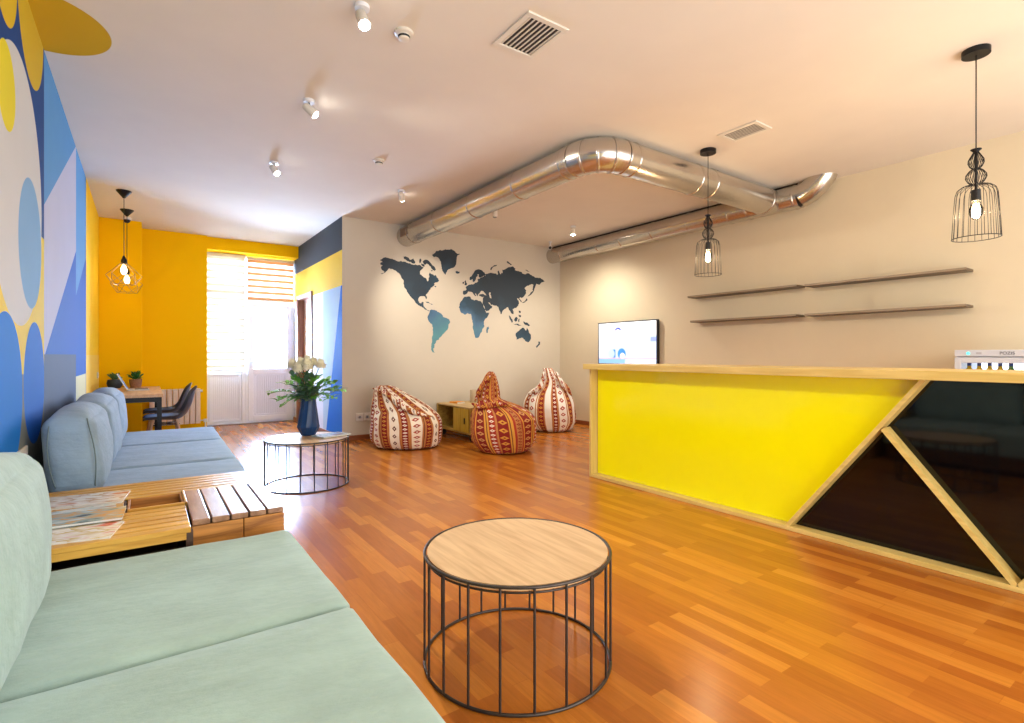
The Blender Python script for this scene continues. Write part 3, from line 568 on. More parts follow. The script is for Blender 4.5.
# ---- sofas
sofa_f = fabric('sofa_velour', rgb(152, 176, 170)); sofa_daylit = fabric('sofa_velour_daylight_tint', rgb(140, 164, 184)); seam_f = fabric('sofa_piping', rgb(105, 125, 128))  # second sofa's velour has the window's blue daylight painted into its colour
base_w = wood('sofa_base_wood', rgb(96, 60, 34), rgb(130, 84, 48), 'Y')
def lean(k):
    def f(p, q):
        p = p.copy(); p.x += -k*(q.z+1)*.5
        return p
    return f
def sofa(label, y0, y1, cuts, bcuts, xf, zs, ztop, b0=.075, b1=.265, rz=0):
    t = thing('sofa', label, 'sofa', (0, y0, 0), rz)
    L_ = y1-y0
    bm = B(); box(bm, WL+.03, xf-.06, .02, L_-.02, .06, .20)
    for yy in (.06, L_-.14):
        for xx in (WL+.08, xf-.16): box(bm, xx, xx+.07, yy, yy+.07, 0, .06)
    obj('base', bm, base_w, t, bevel=.005)
    for i, (a, b) in enumerate(zip(cuts, cuts[1:])):
        o = obj('seat_cushion', cushion(WL+.03, xf, a-y0+.003, b-y0-.003, .20, zs, r=.03, crown=(0, 0, .006), seed=i*3+y0, amp=.004), sofa_daylit if y0 > 3 else sofa_f, t, smooth=True)
        bm = B(); r = .035
        pts = [(WL+.1, a-y0+.012, zs-.022), (xf-.04, a-y0+.012, zs-.022), (xf-.012, a-y0+.04, zs-.022), (xf-.012, b-y0-.04, zs-.022), (xf-.04, b-y0-.012, zs-.022), (WL+.1, b-y0-.012, zs-.022)]
        tube(bm, pts, .004, 6); obj('piping', bm, seam_f, o, smooth=True)
    for i, (a, b) in enumerate(zip(bcuts, bcuts[1:])):
        o = obj('back_cushion', cushion(WL+b0, WL+b1, a-y0+.004, b-y0-.004, zs-.01, ztop-.03, r=.06, crown=(.035, .012, .05), n=14, seed=i*5+y0+1, amp=.010, fn=lean(.035)), sofa_daylit if y0 > 3 else sofa_f, t, smooth=True)
        for yy in (a-y0+.0, ):
            for xo in (.0, .17):
                bm = B(); pts = []
                for k in range(13):
                    s = k/12; z = zs+.02+(ztop-zs-.06)*s
                    pts.append((WL+b0+.04+xo*(b1-b0)*4-.035*s+(.022*math.sin(PI*s)*(1 if xo else -1)), yy-.006+.05*(abs(2*s-1)**6), z))
                tube(bm, pts, .003, 6); obj('piping', bm, seam_f, o, smooth=True)
    return t
sofa('pale grey-green velour sofa in the foreground beside the slatted table', -.45, 2.47, [-.45, .62, 1.605, 2.47], [-.45, .5, 1.46, 2.42], .525, .44, .90)
sofa('velour sofa with painted-in blue daylight tint below the mural between slatted table and desk', 3.60, 6.52, [3.60, 4.42, 5.50, 6.52], [3.68, 4.58, 5.50, 6.42], .56, .43, .89, .10, .325, rz=-.02)

# ---- slatted pallet table between the sofas
yw = wood('slat_wood_yellow', rgb(186, 130, 40), rgb(226, 176, 76), 'X', rough=.35)
pw = wood('plank_wood_brown', rgb(126, 88, 62), rgb(172, 132, 102), 'Y', rough=.28)
kw = wood('crate_wood_knotty', rgb(120, 66, 20), rgb(206, 140, 62), 'X', .8, knots=True)
dk = wood('crate_wood_dark', rgb(48, 30, 20), rgb(84, 54, 36), 'X')
st = thing('slatted_coffee_table', 'low wooden crate table of yellow slats between the two sofas', 'table', (0, 2.5, 0))
bm = B()
for i in range(6): box(bm, -.48, .155, .0+i*.0675, .054+i*.0675, .478, .5)
for i in range(4): box(bm, -.48, -.08, .41+i*.065, .461+i*.065, .478, .5)
for i in range(6): box(bm, -.48, .53, .67+i*.0625, .721+i*.0625, .478, .5)
obj('slatted_top', bm, yw, st, bevel=.002)
bm = B(); box(bm, -.478, .153, .006, .40, .480, .494); box(bm, -.478, -.07, .40, .66, .480, .494); box(bm, -.478, .525, .67, 1.035, .480, .494); box(bm, .168, .525, .095, .664, .482, .496)
obj('gap_shade_board', bm, mat('gap_shade', rgb(46, 28, 14), .8), st)  # dark board added under the slats to stand in for shade in the gaps
bm = B()
for i in range(5): box(bm, .165+i*.0735, .165+i*.0735+.0665, .085, .665, .478, .503)
obj('plank_top', bm, pw, st, bevel=.004)
bm = B(); box(bm, -.065, .155, .42, .43, .34, .497); box(bm, -.065, .155, .655, .665, .34, .497); box(bm, -.065, -.055, .43, .655, .34, .497); box(bm, .145, .155, .43, .655, .34, .497); box(bm, -.055, .145, .43, .655, .33, .34)
obj('sunken_box', bm, kw, st, bevel=.002)
bm = B(); box(bm, -.06, .162, .405, .42, .47, .508); box(bm, .155, .166, .405, .68, .47, .508)
obj('box_rim', bm, yw, st, bevel=.002)
bm = B()
box(bm, .165, .53, .09, .11, .0, .12); box(bm, .165, .53, .09, .11, .13, .30); box(bm, .165, .36, .09, .11, .31, .475); box(bm, .363, .53, .09, .11, .31, .475)
obj('front_boards', bm, kw, st, bevel=.002)
bm = B(); box(bm, .51, .53, .112, 1.04, .0, .15); box(bm, .51, .53, .112, 1.04, .16, .31); box(bm, .51, .53, .112, 1.04, .32, .475)
obj('side_boards', bm, kw, st, bevel=.002)
bm = B(); box(bm, .14, .164, .01, .1, 0, .478); box(bm, -.48, -.46, .01, 1.04, 0, .476); box(bm, -.48, .5, 1.02, 1.04, 0, .476); box(bm, -.46, .14, .3, .32, 0, .33); box(bm, -.46, .14, .01, .3, .0, .02); box(bm, .14, .16, .1, .66, 0, .32)
obj('crate_frame', bm, dk, st)
obj('front_rail', bx(-.48, .14, .005, .02, .45, .477), yw, st)

# ---- magazines
def mag_mat(name, base, cs, seed):
    m, nt, p = new_mat(name); N, L = nt.nodes, nt.links
    tc = N.new('ShaderNodeTexCoord'); mp = N.new('ShaderNodeMapping'); mp.inputs['Location'].default_value = (seed, seed*2, 0); mp.inputs['Scale'].default_value = (7, 16, 1); L.new(tc.outputs['Object'], mp.inputs[0])
    nz = N.new('ShaderNodeTexNoise'); nz.inputs['Scale'].default_value = 1.0; nz.inputs['Detail'].default_value = 2.5; nz.inputs['Distortion'].default_value = .15; L.new(mp.outputs[0], nz.inputs[0])
    cr = N.new('ShaderNodeValToRGB'); e = cr.color_ramp.elements
    e[0].position = .3; e[0].color = cs[0]; e[1].position = .72; e[1].color = cs[-1]
    for i, c in enumerate(cs[1:-1]):
        k = e.new(.42+i*.26/max(1, len(cs)-2)); k.color = c
    k = e.new(.56); k.color = base
    L.new(nz.outputs[0], cr.inputs[0]); L.new(cr.outputs[0], p.inputs['Base Color']); p.inputs['Roughness'].default_value = .25
    return m
paper = mat('magazine_pages', rgb(224, 222, 214), .7)
def magazine(label, loc, rz, w, h, m, th=.008, cat='magazine'):
    t = thing('magazine', label, cat, loc, rz)
    obj('pages', bx(-w/2+.002, w/2-.002, -h/2+.002, h/2-.002, 0, th), paper, t)
    bm = B(); box(bm, -w/2, w/2, -h/2, h/2, th, th+.0015); box(bm, -w/2, w/2, -h/2, h/2, -.0012, 0); box(bm, -w/2-.001, -w/2+.001, -h/2, h/2, 0, th)
    obj('cover', bm, m, t)
    return t
mg = [mag_mat('magazine_cover_a', rgb(232, 228, 214), [rgb(206, 120, 52), rgb(236, 232, 220), rgb(190, 150, 110), rgb(232, 226, 214)], 1.3),
      mag_mat('magazine_cover_b', rgb(150, 170, 160), [rgb(60, 46, 40), rgb(150, 172, 162), rgb(214, 150, 60), rgb(235, 235, 228)], 4.1),
      mag_mat('magazine_cover_c', rgb(234, 228, 214), [rgb(212, 96, 52), rgb(236, 230, 216), rgb(206, 176, 96), rgb(240, 236, 226)], 7.7),
      mag_mat('magazine_cover_d', rgb(176, 196, 190), [rgb(176, 124, 74), rgb(186, 200, 196), rgb(228, 226, 216), rgb(236, 236, 232)], 2.2)]
MG = 'magazines fanned out on the slatted table'
magazine('open pale magazine with orange cover picture, farthest on the slatted table', (-.25, 3.23, .5015), -.12, .36, .24, mg[0])['group'] = MG
magazine('pale magazine mostly covered by the teal one on the slatted table', (-.265, 2.93, .5015), .08, .33, .24, mg[3])['group'] = MG
magazine('grey-teal magazine with orange picture, lying on top in the middle of the fan', (-.22, 2.84, .5125), -.05, .30, .20, mg[1])['group'] = MG
magazine('white magazine with faint orange flowers, nearest to the foreground sofa', (-.235, 2.65, .5015), -.18, .30, .21, mg[2], th=.005)['group'] = MG

# ---- round wire coffee tables
oak = wood('tabletop_oak', rgb(196, 160, 118), rgb(224, 192, 150), 'Y', 1.3, rough=.32)
def wire_table(label, x, y, rz):
    t = thing('round_coffee_table', label, 'coffee table', (x, y, 0), rz, 'round wire-cage coffee tables'); R, h = .367, .435
    bm = B(); lathe(bm, [(0, h-.022), (R-.012, h-.022), (R-.010, h-.002), (0, h-.002)], n=64); o = obj('tabletop', bm, oak, t, smooth=True, angle=40)
    o.rotation_euler = (0, 0, -rz)
    for z in (h-.006, .006):
        bm = B(); tube(bm, ring_pts(R, z, n=72), .006, 8, closed=True); obj('ring', bm, iron, t, smooth=True)
    bm = B(); tube(bm, ring_pts(R-.012, h-.028, n=72), .004, 6, closed=True); obj('support_ring', bm, iron, t, smooth=True)
    for i in range(20):
        a = 2*PI*(i+.5)/20; bm = B(); tube(bm, [(R*math.cos(a), R*math.sin(a), .006), (R*math.cos(a), R*math.sin(a), h-.006)], .0048, 8)
        obj('rod', bm, iron, t, smooth=True, angle=60)
    return t
wire_table('round oak-topped wire coffee table standing empty in the foreground', 1.225, 1.712, .007)
wire_table('round wire coffee table carrying the blue flower vase', 1.244, 5.10, .075)

# ---- vase with chrysanthemums
vx, vy = 1.285, 5.23
va = thing('flower_vase', 'dark blue faceted vase holding cream chrysanthemums on the round table', 'vase', (vx, vy, .435))
bm = B()
prof = [(.001, 0), (.055, 0), (.062, .004), (.098, .075), (.100, .085), (.094, .11), (.088, .15), (.080, .21), (.070, .28), (.066, .33), (.072, .355), (.066, .355), (.058, .33), (.06, .28), (.001, .27)]
n = 36; rings = []
for r, z in prof:
    rings.append([bm.verts.new((r*(1+(.05 if i % 3 == 0 else -.01))*math.cos(2*PI*i/n+z*.9), r*(1+(.05 if i % 3 == 0 else -.01))*math.sin(2*PI*i/n+z*.9), z)) for i in range(n)])
for a, b in zip(rings, rings[1:]):
    for i in range(n): bm.faces.new((a[i], a[(i+1) % n], b[(i+1) % n], b[i]))
obj('vase_body', bm, mat('vase_glaze', rgb(16, 58, 108), .4, var=.25), va)
petal_m = mat('petal_cream', rgb(255, 246, 222), .6, var=.06, scale=40); leaf_m = mat('leaf_green', rgb(92, 156, 60), .45, var=.5, scale=18)
leaf_d = mat('leaf_dark', rgb(84, 118, 92), .5, var=.4, scale=18); stem_m = mat('stem_green', rgb(70, 110, 50), .5)
rt = Vector((.8192, -.5736, 0)); fw = Vector((.5736, .8192, 0))
def leaf(bm, p, d, up, L_, w, curl=.25, lobes=0):
    d = d.normalized(); s = d.cross(up).normalized(); u = s.cross(d).normalized()
    K = 7; L1, C1, R1 = [], [], []
    for i in range(K):
        t = i/(K-1); ww = w*math.sin(PI*min(1, t*.95+.05))**.7*(1-.35*t)
        if lobes: ww *= (1 if i % 2 else .6)
        c = p+d*(L_*t)+u*(curl*L_*(t-t*t*1.6))
        C1.append(bm.verts.new(c)); L1.append(bm.verts.new(c+s*ww*.5+u*ww*.12)); R1.append(bm.verts.new(c-s*ww*.5+u*ww*.12))
    for i in range(K-1):
        bm.faces.new((L1[i], C1[i], C1[i+1], L1[i+1])); bm.faces.new((C1[i], R1[i], R1[i+1], C1[i+1]))
rnd = random.Random(11)
heads = [(-.155, 0, .555, .056), (-.095, .05, .575, .050), (-.07, -.07, .525, .058), (-.02, .04, .60, .048), (.02, -.06, .54, .060), (.03, .06, .575, .052), (.12, -.01, .555, .060), (-.14, .05, .50, .045)]
for (a, b, z, r) in heads:
    c = rt*a+fw*b+Vector((0, 0, z+.125)); bm = B()
    for ring_ in range(9):
        th = .15+ring_*.27; cnt = max(5, int(22*math.sin(th)))
        for k in range(cnt):
            ph = 2*PI*(k+rnd.random()*.6)/cnt
            d = Vector((math.sin(th)*math.cos(ph), math.sin(th)*math.sin(ph), math.cos(th)))
            q = c+d*r*.45
            upv = Vector((0, 0, 1)) if abs(d.z) < .9 else Vector((1, 0, 0))
            leaf(bm, q, d+Vector((0, 0, .25))*math.sin(th), upv, r*.62, r*.34, curl=.5)
    bmesh.ops.create_icosphere(bm, subdivisions=2, radius=r*.6, matrix=Matrix.Translation(c))
    obj('flower_head', bm, petal_m, va, smooth=True)
    bm = B(); tube(bm, [(0, 0, .28), c*.5+Vector((0, 0, .2)), c], .004, 6); obj('stem', bm, stem_m, va, smooth=True)
def spray(bm, a0, z0, a1, z1, nl, L_, w, lob=0, depth=.0):
    p0 = rt*a0+fw*depth*.2+Vector((0, 0, z0)); p1 = rt*a1+fw*depth+Vector((0, 0, z1))
    pts = [p0+(p1-p0)*t+Vector((0, 0, .05*math.sin(PI*t))) for t in [i/6 for i in range(7)]]
    tube(bm, pts, .003, 5)
    for i in range(nl):
        t = .25+.75*i/(nl-1); p = p0+(p1-p0)*t+Vector((0, 0, .05*math.sin(PI*t)))
        ax = (p1-p0).normalized(); sd = ax.cross(Vector((0, 0, 1))).normalized()*(1 if i % 2 else -1)
        d = ax*.7+sd*.8+Vector((0, 0, rnd.uniform(-.35, .45)))
        leaf(bm, p, d, Vector((rnd.uniform(-.3, .3), rnd.uniform(-.3, .3), 1)), L_*rnd.uniform(.75, 1.2), w, lobes=lob)
bm = B()
for (a1, z1, dp, nl) in ((-.36, .34, 0, 9), (-.27, .27, -.05, 8), (-.24, .42, .05, 8), (.33, .37, .0, 11), (.27, .30, -.06, 9), (.22, .43, .06, 9), (.17, .27, -.1, 8), (-.19, .24, -.09, 7), (.1, .46, -.1, 8), (0, .47, .1, 8), (-.1, .47, -.1, 8), (.15, .45, .1, 8), (.2, .35, .16, 7), (-.15, .36, .16, 7)):
    spray(bm, a1*.05, .33, a1, z1+.06, nl+1, .092, .058, 1, dp)
obj('foliage', bm, leaf_m, va, smooth=True)
bm = B()
for k in range(16):
    a = rnd.uniform(-.15, .09); spray(bm, a*.3, .33, a, rnd.uniform(.32, .58), 7, .085, .05, 0, rnd.uniform(-.16, .08))
obj('eucalyptus_foliage', bm, leaf_d, va, smooth=True)
magazine('thin pale magazine lying beside the blue vase', (1.455, 5.07, .4365), .35, .30, .20, mg[3])

# ---- bean bags
def interp(keys, z):
    for a, b in zip(keys, keys[1:]):
        if a[0] <= z <= b[0]:
            t = (z-a[0])/(b[0]-a[0]) if b[0] > a[0] else 0
            return [a[i]+(b[i]-a[i])*t for i in range(1, len(a))]
    return list(keys[-1][1:])
def bean_bag(label, px, d, keys, m, seed, yaw=0, fold=None, folds=()):
    """keys: (z, left, right, half depth, depth offset) of the outline at each height"""
    l = (px-512)/525*d
    c = rt*l+fw*d
    t = thing('bean_bag_chair', label, 'bean bag', (c.x, c.y, 0), -math.radians(35)+yaw, 'kilim-patterned bean bags')
    bm = B(); n = 72; K = 44; uvl = bm.loops.layers.uv.new('UVMap'); ztop = keys[-1][0]; rings = []
    for k in range(K+1):
        s = k/K; z = ztop*(.5-.5*math.cos(PI*s)); z = ztop*s*.6+z*.4
        L_, R_, hd, off = interp(keys, z); cx, rx = (L_+R_)/2, (R_-L_)/2
        ring = []
        for i in range(n):
            th = 2*PI*i/n
            w = 1+.018*math.sin(th*9+seed+z*4)*min(1, z*4)+.012*math.sin(th*17+z*9+seed)
            w += .05*noise.noise(Vector((math.cos(th)*2+seed, math.sin(th)*2, z*5)))
            if fold: w += fold(th, z)
            ring.append((Vector((cx+rx*math.cos(th)*w, off+hd*math.sin(th)*w, z+.02*noise.noise(Vector((math.cos(th)*3, math.sin(th)*3, z*6+seed)))*min(1, z*5)))))
        rings.append(ring)
    vr = [[bm.verts.new(p) for p in r] for r in rings]
    for k in range(K):
        for i in range(n):
            j = (i+1) % n
            f = bm.faces.new((vr[k][i], vr[k][j], vr[k+1][j], vr[k+1][i]))
            for lp, (uu, kk) in zip(f.loops, ((i, k), (i+1, k), (i+1, k+1), (i, k+1))): lp[uvl].uv = (uu/n, kk/K)
    f = bm.faces.new(vr[-1]); g = bm.faces.new(vr[0][::-1])
    for ff, vv in ((f, 1), (g, 0)):
        for lp in ff.loops: lp[uvl].uv = (.1, vv)
    o = obj('bag_body', bm, m, t, smooth=True, subsurf=1)
    for pts, r0 in folds:
        b2 = B(); P = []
        for (p0, p1) in zip(pts, pts[1:]):
            for k in range(5): P.append(Vector(p0).lerp(Vector(p1), k/5))
        P.append(Vector(pts[-1])); n_ = len(P)
        P = [P[0]]+[(P[i-1]+P[i]*2+P[i+1])/4 for i in range(1, n_-1)]+[P[-1]]
        tube(b2, P, [r0*(.25+.75*math.sin(PI*min(1, max(0, i/(n_-1)))))*(1+.12*math.sin(i*1.9)) for i in range(n_)], 12)
        uv2 = b2.loops.layers.uv.new('UVMap')
        for f in b2.faces:
            for lp in f.loops: lp[uv2].uv = (lp.vert.co.x*.9+lp.vert.co.z*.3+.03, lp.vert.co.z)
        obj('fabric_fold', b2, m, t, smooth=True)
    return t
dred = rgb(134, 30, 20); red = rgb(166, 52, 32); tan_ = rgb(186, 122, 66); ivory = rgb(244, 232, 212); brn = rgb(104, 56, 30); gold = rgb(214, 152, 58)
mA = stripes_mat('kilim_ivory', [(0, ivory), (.24, tan_), (.27, brn), (.29, tan_), (.33, dred), (.47, tan_), (.52, ivory), (.74, tan_), (.80, dred), (.93, tan_)], [(.12, .09, 13, red), (.40, .06, 20, gold), (.865, .055, 22, ivory), (.63, .05, 9, brn)], 5)
mB = stripes_mat('kilim_red', [(0, dred), (.20, gold), (.23, brn), (.25, gold), (.30, red), (.34, tan_), (.46, red), (.50, gold), (.53, dred), (.72, gold), (.76, brn), (.78, gold), (.82, red), (.96, tan_)], [(.10, .09, 13, gold), (.625, .085, 15, rgb(206, 150, 90)), (.89, .06, 22, ivory), (.40, .05, 26, dred)], 4, tilt=.06)
mC = stripes_mat('kilim_white', [(0, rgb(240, 232, 220)), (.26, tan_), (.30, ivory), (.33, tan_), (.38, dred), (.52, tan_), (.56, rgb(238, 232, 222)), (.76, tan_), (.82, dred), (.94, tan_)], [(.13, .09, 11, red), (.45, .06, 18, gold), (.88, .05, 20, ivory)], 5)
k1 = [(0, -.34, .38, .30, 0), (.03, -.40, .44, .38, 0), (.10, -.44, .465, .42, 0), (.2, -.455, .475, .44, 0), (.32, -.455, .47, .44, 0), (.42, -.455, .43, .42, .02), (.48, -.45, .36, .37, .04), (.54, -.45, .24, .32, .06), (.60, -.45, .14, .28, .08), (.67, -.45, .02, .23, .1), (.72, -.445, -.08, .18, .1), (.765, -.43, -.16, .12, .1), (.79, -.40, -.25, .05, .1)]
k2 = [(0, -.26, .28, .27, 0), (.03, -.31, .34, .33, 0), (.11, -.375, .39, .38, 0), (.2, -.40, .41, .40, 0), (.3, -.41, .42, .41, 0), (.42, -.40, .405, .39, 0), (.5, -.375, .33, .34, .02), (.56, -.355, .20, .28, .04), (.61, -.345, .08, .2, .04), (.65, -.335, -.03, .13, .04), (.70, -.33, -.04, .12, .05), (.76, -.31, -.045, .11, .05), (.84, -.275, -.06, .10, .05), (.92, -.235, -.08, .07, .05), (.97, -.20, -.105, .04, .05), (.99, -.17, -.13, .01, .05)]
k3 = [(0, -.24, .30, .27, 0), (.04, -.32, .36, .33, 0), (.14, -.40, .415, .38, 0), (.25, -.42, .42, .40, 0), (.38, -.42, .40, .39, 0), (.48, -.40, .38, .35, .02), (.58, -.35, .34, .28, .04), (.66, -.27, .30, .2, .05), (.73, -.19, .25, .14, .05), (.80, -.12, .19, .11, .05), (.88, -.11, .12, .09, .05), (.94, -.10, .08, .07, .05), (.985, -.11, .05, .03, .05)]
def hood_fold(c, zb, amt):
    def f(th, z):
        k = math.exp(-((z-zb)/.035)**2)
        return -amt*k*(1+.5*math.sin(th*5))
    return f
bean_bag('ivory and rust striped bean bag with low back beside the wall socket', 406, 6.92, k1, mA, 1.0, fold=hood_fold(0, .47, .05), folds=[([(-.42, -.06, .765), (-.24, -.16, .72), (-.08, -.24, .60), (.06, -.30, .52), (.22, -.33, .46), (.38, -.26, .42)], .035)])
bean_bag('dark red and gold kilim bean bag in front of the crate table', 503, 6.58, k2, mB, 4.0, fold=hood_fold(0, .62, .16), folds=[([(-.38, -.10, .60), (-.30, -.20, .575), (-.18, -.23, .585), (-.04, -.20, .61), (.10, -.20, .58)], .04), ([(-.35, -.02, .62), (-.30, -.08, .76), (-.20, -.07, .90), (-.14, 0, .97)], .028)])
bean_bag('white and rust striped bean bag tucked in the room corner', 549.5, 8.40, k3, mC, 7.5, fold=hood_fold(0, .70, .14), folds=[([(-.34, -.10, .58), (-.22, -.18, .64), (-.13, -.14, .74), (-.10, -.06, .93)], .04), ([(.10, -.06, .93), (.17, -.12, .78), (.28, -.14, .66), (.34, -.12, .56)], .04)])

# ---- crate table on castors
ct = thing('crate_table', 'low wooden crate table on castors between the bean bags', 'table', (3.62, 6.16, 0))
ow = wood('crate_olive_wood', rgb(150, 116, 46), rgb(196, 160, 76), 'Y'); ow2 = wood('crate_door_wood', rgb(176, 140, 30), rgb(206, 172, 60), 'Z'); cin = wood('crate_inside', rgb(60, 44, 26), rgb(92, 70, 42), 'Y')
obj('top_board', bx(0, .84, 0, 1.0, .46, .48), wood('crate_top_wood', rgb(176, 142, 88), rgb(210, 178, 120), 'Y'), ct, bevel=.003)
bm = B(); box(bm, 0, .84, 0, 1.0, .11, .13); box(bm, .0, .84, .98, 1.0, .13, .46); box(bm, 0, .84, 0, .02, .13, .46); box(bm, .0, .84, .46, .48, .13, .46); box(bm, 0, .02, .02, .46, .13, .145)
box(bm, 0, .015, .48, .98, .13, .15); box(bm, .82, .84, .02, .98, .13, .46); box(bm, 0, .015, .965, 1.0, .13, .46)
obj('carcass', bm, ow, ct, bevel=.002)
obj('back_panel', bx(.4, .42, .48, .98, .13, .46), cin, ct)
bm = B()
for i in range(4): box(bm, -.012, .0, .03+i*.107, .03+i*.107+.102, .135, .455)
dd = obj('door', bm, ow2, ct, bevel=.002)
bm = B(); box(bm, -.024, -.012, .12, .135, .25, .33); obj('handle', bm, black_m, dd)
for x in (.08, .76):
    for y in (.08, .92):
        bm = B(); lathe(bm, [(0, -.014), (.038, -.014), (.042, -.008), (.042, .008), (.038, .014), (0, .014)], n=20, mtx=Matrix.Translation((x, y, .042)) @ Matrix.Rotation(PI/2, 4, 'X'))
        box(bm, x-.02, x+.02, y-.022, y-.017, .04, .11); box(bm, x-.02, x+.02, y+.017, y+.022, .04, .11); box(bm, x-.03, x+.03, y-.03, y+.03, .1, .11)
        obj('castor', bm, black_m, ct, smooth=True, angle=30)
cn = B(); lathe(cn, [(0, 0), (.058, 0), (.06, .005), (.06, .185), (.057, .19), (.054, .185), (.054, .01), (0, .01)], n=32)
tag(obj('patterned_canister', cn, stripes_mat('canister_pattern', [(0, rgb(190, 170, 140)), (.5, rgb(150, 124, 92))], [], 12), loc=(4.12, 6.90, .48), smooth=True, angle=40), 'round beige patterned canister standing on the crate table', 'canister')
t = magazine('small orange booklet lying near the back of the crate table', (3.85, 6.93, .48), .1, .14, .2, mat('booklet_orange', rgb(220, 140, 30), .5), th=.02)
t.name = 'booklet'; t['category'] = 'book'

# ---- reception counter
cw = wood('counter_oak', rgb(206, 176, 96), rgb(228, 200, 124), 'Y', rough=.35); cwz = wood('counter_oak_post', rgb(206, 176, 96), rgb(228, 200, 124), 'Z', rough=.35)
ylac = mat('yellow_lacquer', rgb(252, 246, 0), .16, var=.01, coat=.4); blk = mat('black_gloss_panel', rgb(5, 5, 7), .05, var=.02, spec=.5)
rc = thing('reception_counter', 'long reception counter with glossy yellow front and black triangular panels', 'counter', (3.61, 0, 0))
Y0, Y1, D = -1.0, 3.82, .085
obj('worktop', bx(-.06, .58, Y0, Y1+.03, 1.06, 1.112), cw, rc, bevel=.003)
obj('carcass', bx(D+.012, .55, Y0, Y1-.025, .0, 1.06), cwz, rc)
obj('end_panel', bx(0, .55, Y1-.025, Y1, 0, 1.06), cwz, rc, bevel=.002)
obj('plinth_rail', bx(0, D+.01, Y0, Y1-.025, 0, .028), cw, rc, bevel=.002)
dsl = (1.04-.03)/(1.856-1.103)
def bar(bm, ya, za, yb, zb, w=.03):
    d = Vector((0, yb-ya, zb-za)); L_ = d.length; n_ = Vector((0, -d.z, d.y)).normalized()*w/2
    a, b = Vector((0, ya, za)), Vector((0, yb, zb))
    vs = []
    for x in (0.002, D+.008):
        for p in (a-n_, a+n_, b+n_, b-n_): vs.append(bm.verts.new((x, p.y, p.z)))
    for q in ((0, 1, 2, 3), (4, 7, 6, 5), (0, 4, 5, 1), (1, 5, 6, 2), (2, 6, 7, 3), (3, 7, 4, 0)): bm.faces.new([vs[i] for i in q])
J = (1.29, .03+(1.856-1.29)*dsl)
bm = B(); bar(bm, 1.87, .028, 1.10, 1.06, .024); obj('diagonal_batten', bm, cw, rc)
bm = B(); bar(bm, J[0]+.01, J[1]-.03, .715, .028, .026); obj('diagonal_batten', bm, cw, rc)
bm = B(); bar(bm, .70, .028, -.07, 1.06); obj('diagonal_batten', bm, cw, rc)
def polyp(bm, pts, x0, x1):
    a = [bm.verts.new((x0, y, z)) for y, z in pts]; b = [bm.verts.new((x1, y, z)) for y, z in pts]
    bm.faces.new(a); bm.faces.new(b[::-1])
    for i in range(len(pts)): bm.faces.new((a[i], a[(i+1) % len(pts)], b[(i+1) % len(pts)], b[i]))
bm = B(); polyp(bm, [(Y1-.03, .03), (1.87, .03), (1.10, 1.058), (Y1-.03, 1.058)], D, D+.01); obj('yellow_panel', bm, ylac, rc)
bm = B(); polyp(bm, [(1.85, .03), (.715, .03), (1.29, J[1])], D, D+.01); obj('black_panel', bm, blk, rc)
bm = B(); polyp(bm, [(1.10, 1.058), (1.29, J[1]), (.715, .03), (.70, .03), (-.07, 1.058)], D, D+.01); obj('black_panel', bm, blk, rc)
bm = B(); polyp(bm, [(-.08, 1.058), (.69, .03), (Y0, .03), (Y0, 1.058)], D, D+.01); obj('yellow_panel', bm, ylac, rc)

# ---- television
tv = thing('television', 'flat television on the beige wall above the end of the counter', 'television', (6.15, 5.665, 1.05))
bm = B(); box(bm, -.02, .03, -.606, .606, 0, .675); obj('housing', bm, black_m, tv, bevel=.004)
bm = B(); box(bm, .03, .049, -.2, .2, .2, .5); obj('wall_bracket', bm, black_m, tv)
bl = rgb(60, 120, 220); lb = rgb(150, 185, 245); wh = rgb(250, 252, 255)
scr = paint('tv_picture', wh, [
    ([('!h', 0, 1, .22)], rgb(205, 222, 252)),
    ([('c', .17, .515, .075), ('h', 0, 1, .53)], rgb(70, 90, 180)),
    ([('c', .17, .49, .062)], rgb(248, 244, 246)),
    ([('c', .17, .20, .23), ('!h', 0, 1, .33)], rgb(190, 212, 250)),
    ([('c', .255, .17, .07), ('h', 1, 0, .22)], rgb(60, 130, 225)),
    ([('c', .31, .17, .07), ], rgb(175, 200, 248)),
    ([('c', .09, .17, .085)], rgb(60, 135, 230)),
    ([('c', .075, .13, .05)], rgb(250, 246, 244)),
    ([('!c', 0, 0, .0), ('h', -1, 0, .35), ('!h', 0, 1, .44), ('h', 0, 1, .10)], rgb(200, 216, 250)),
    ([('h', -1, 0, .48), ('!h', 0, 1, .42), ('h', 0, 1, .35)], rgb(140, 160, 235)),
    ([('!h', 0, 1, .09), ('h', 1, 0, .02)], rgb(130, 180, 240)),
    ([('!h', 0, 1, .105), ('h', 0, 1, .09)], rgb(196, 160, 200)),
], 'YZ', rough=.2, emit=.7, soft=.02, var=0, bump=0)
o = obj('screen', bx(-.022, -.02, -.592, .592, .018, .660), scr, tv)
wt = mat('television_bezel', rgb(40, 80, 150), .3)
bm = B(); rf = [(-.606, -.592, 0, .675), (.592, .606, 0, .675), (-.592, .592, .660, .675), (-.592, .592, 0, .018)]
for a, b, c_, d_ in rf: box(bm, -.026, -.02, a, b, c_, d_)
obj('bezel', bm, mat('bezel_dark', rgb(30, 44, 66), .3), tv)

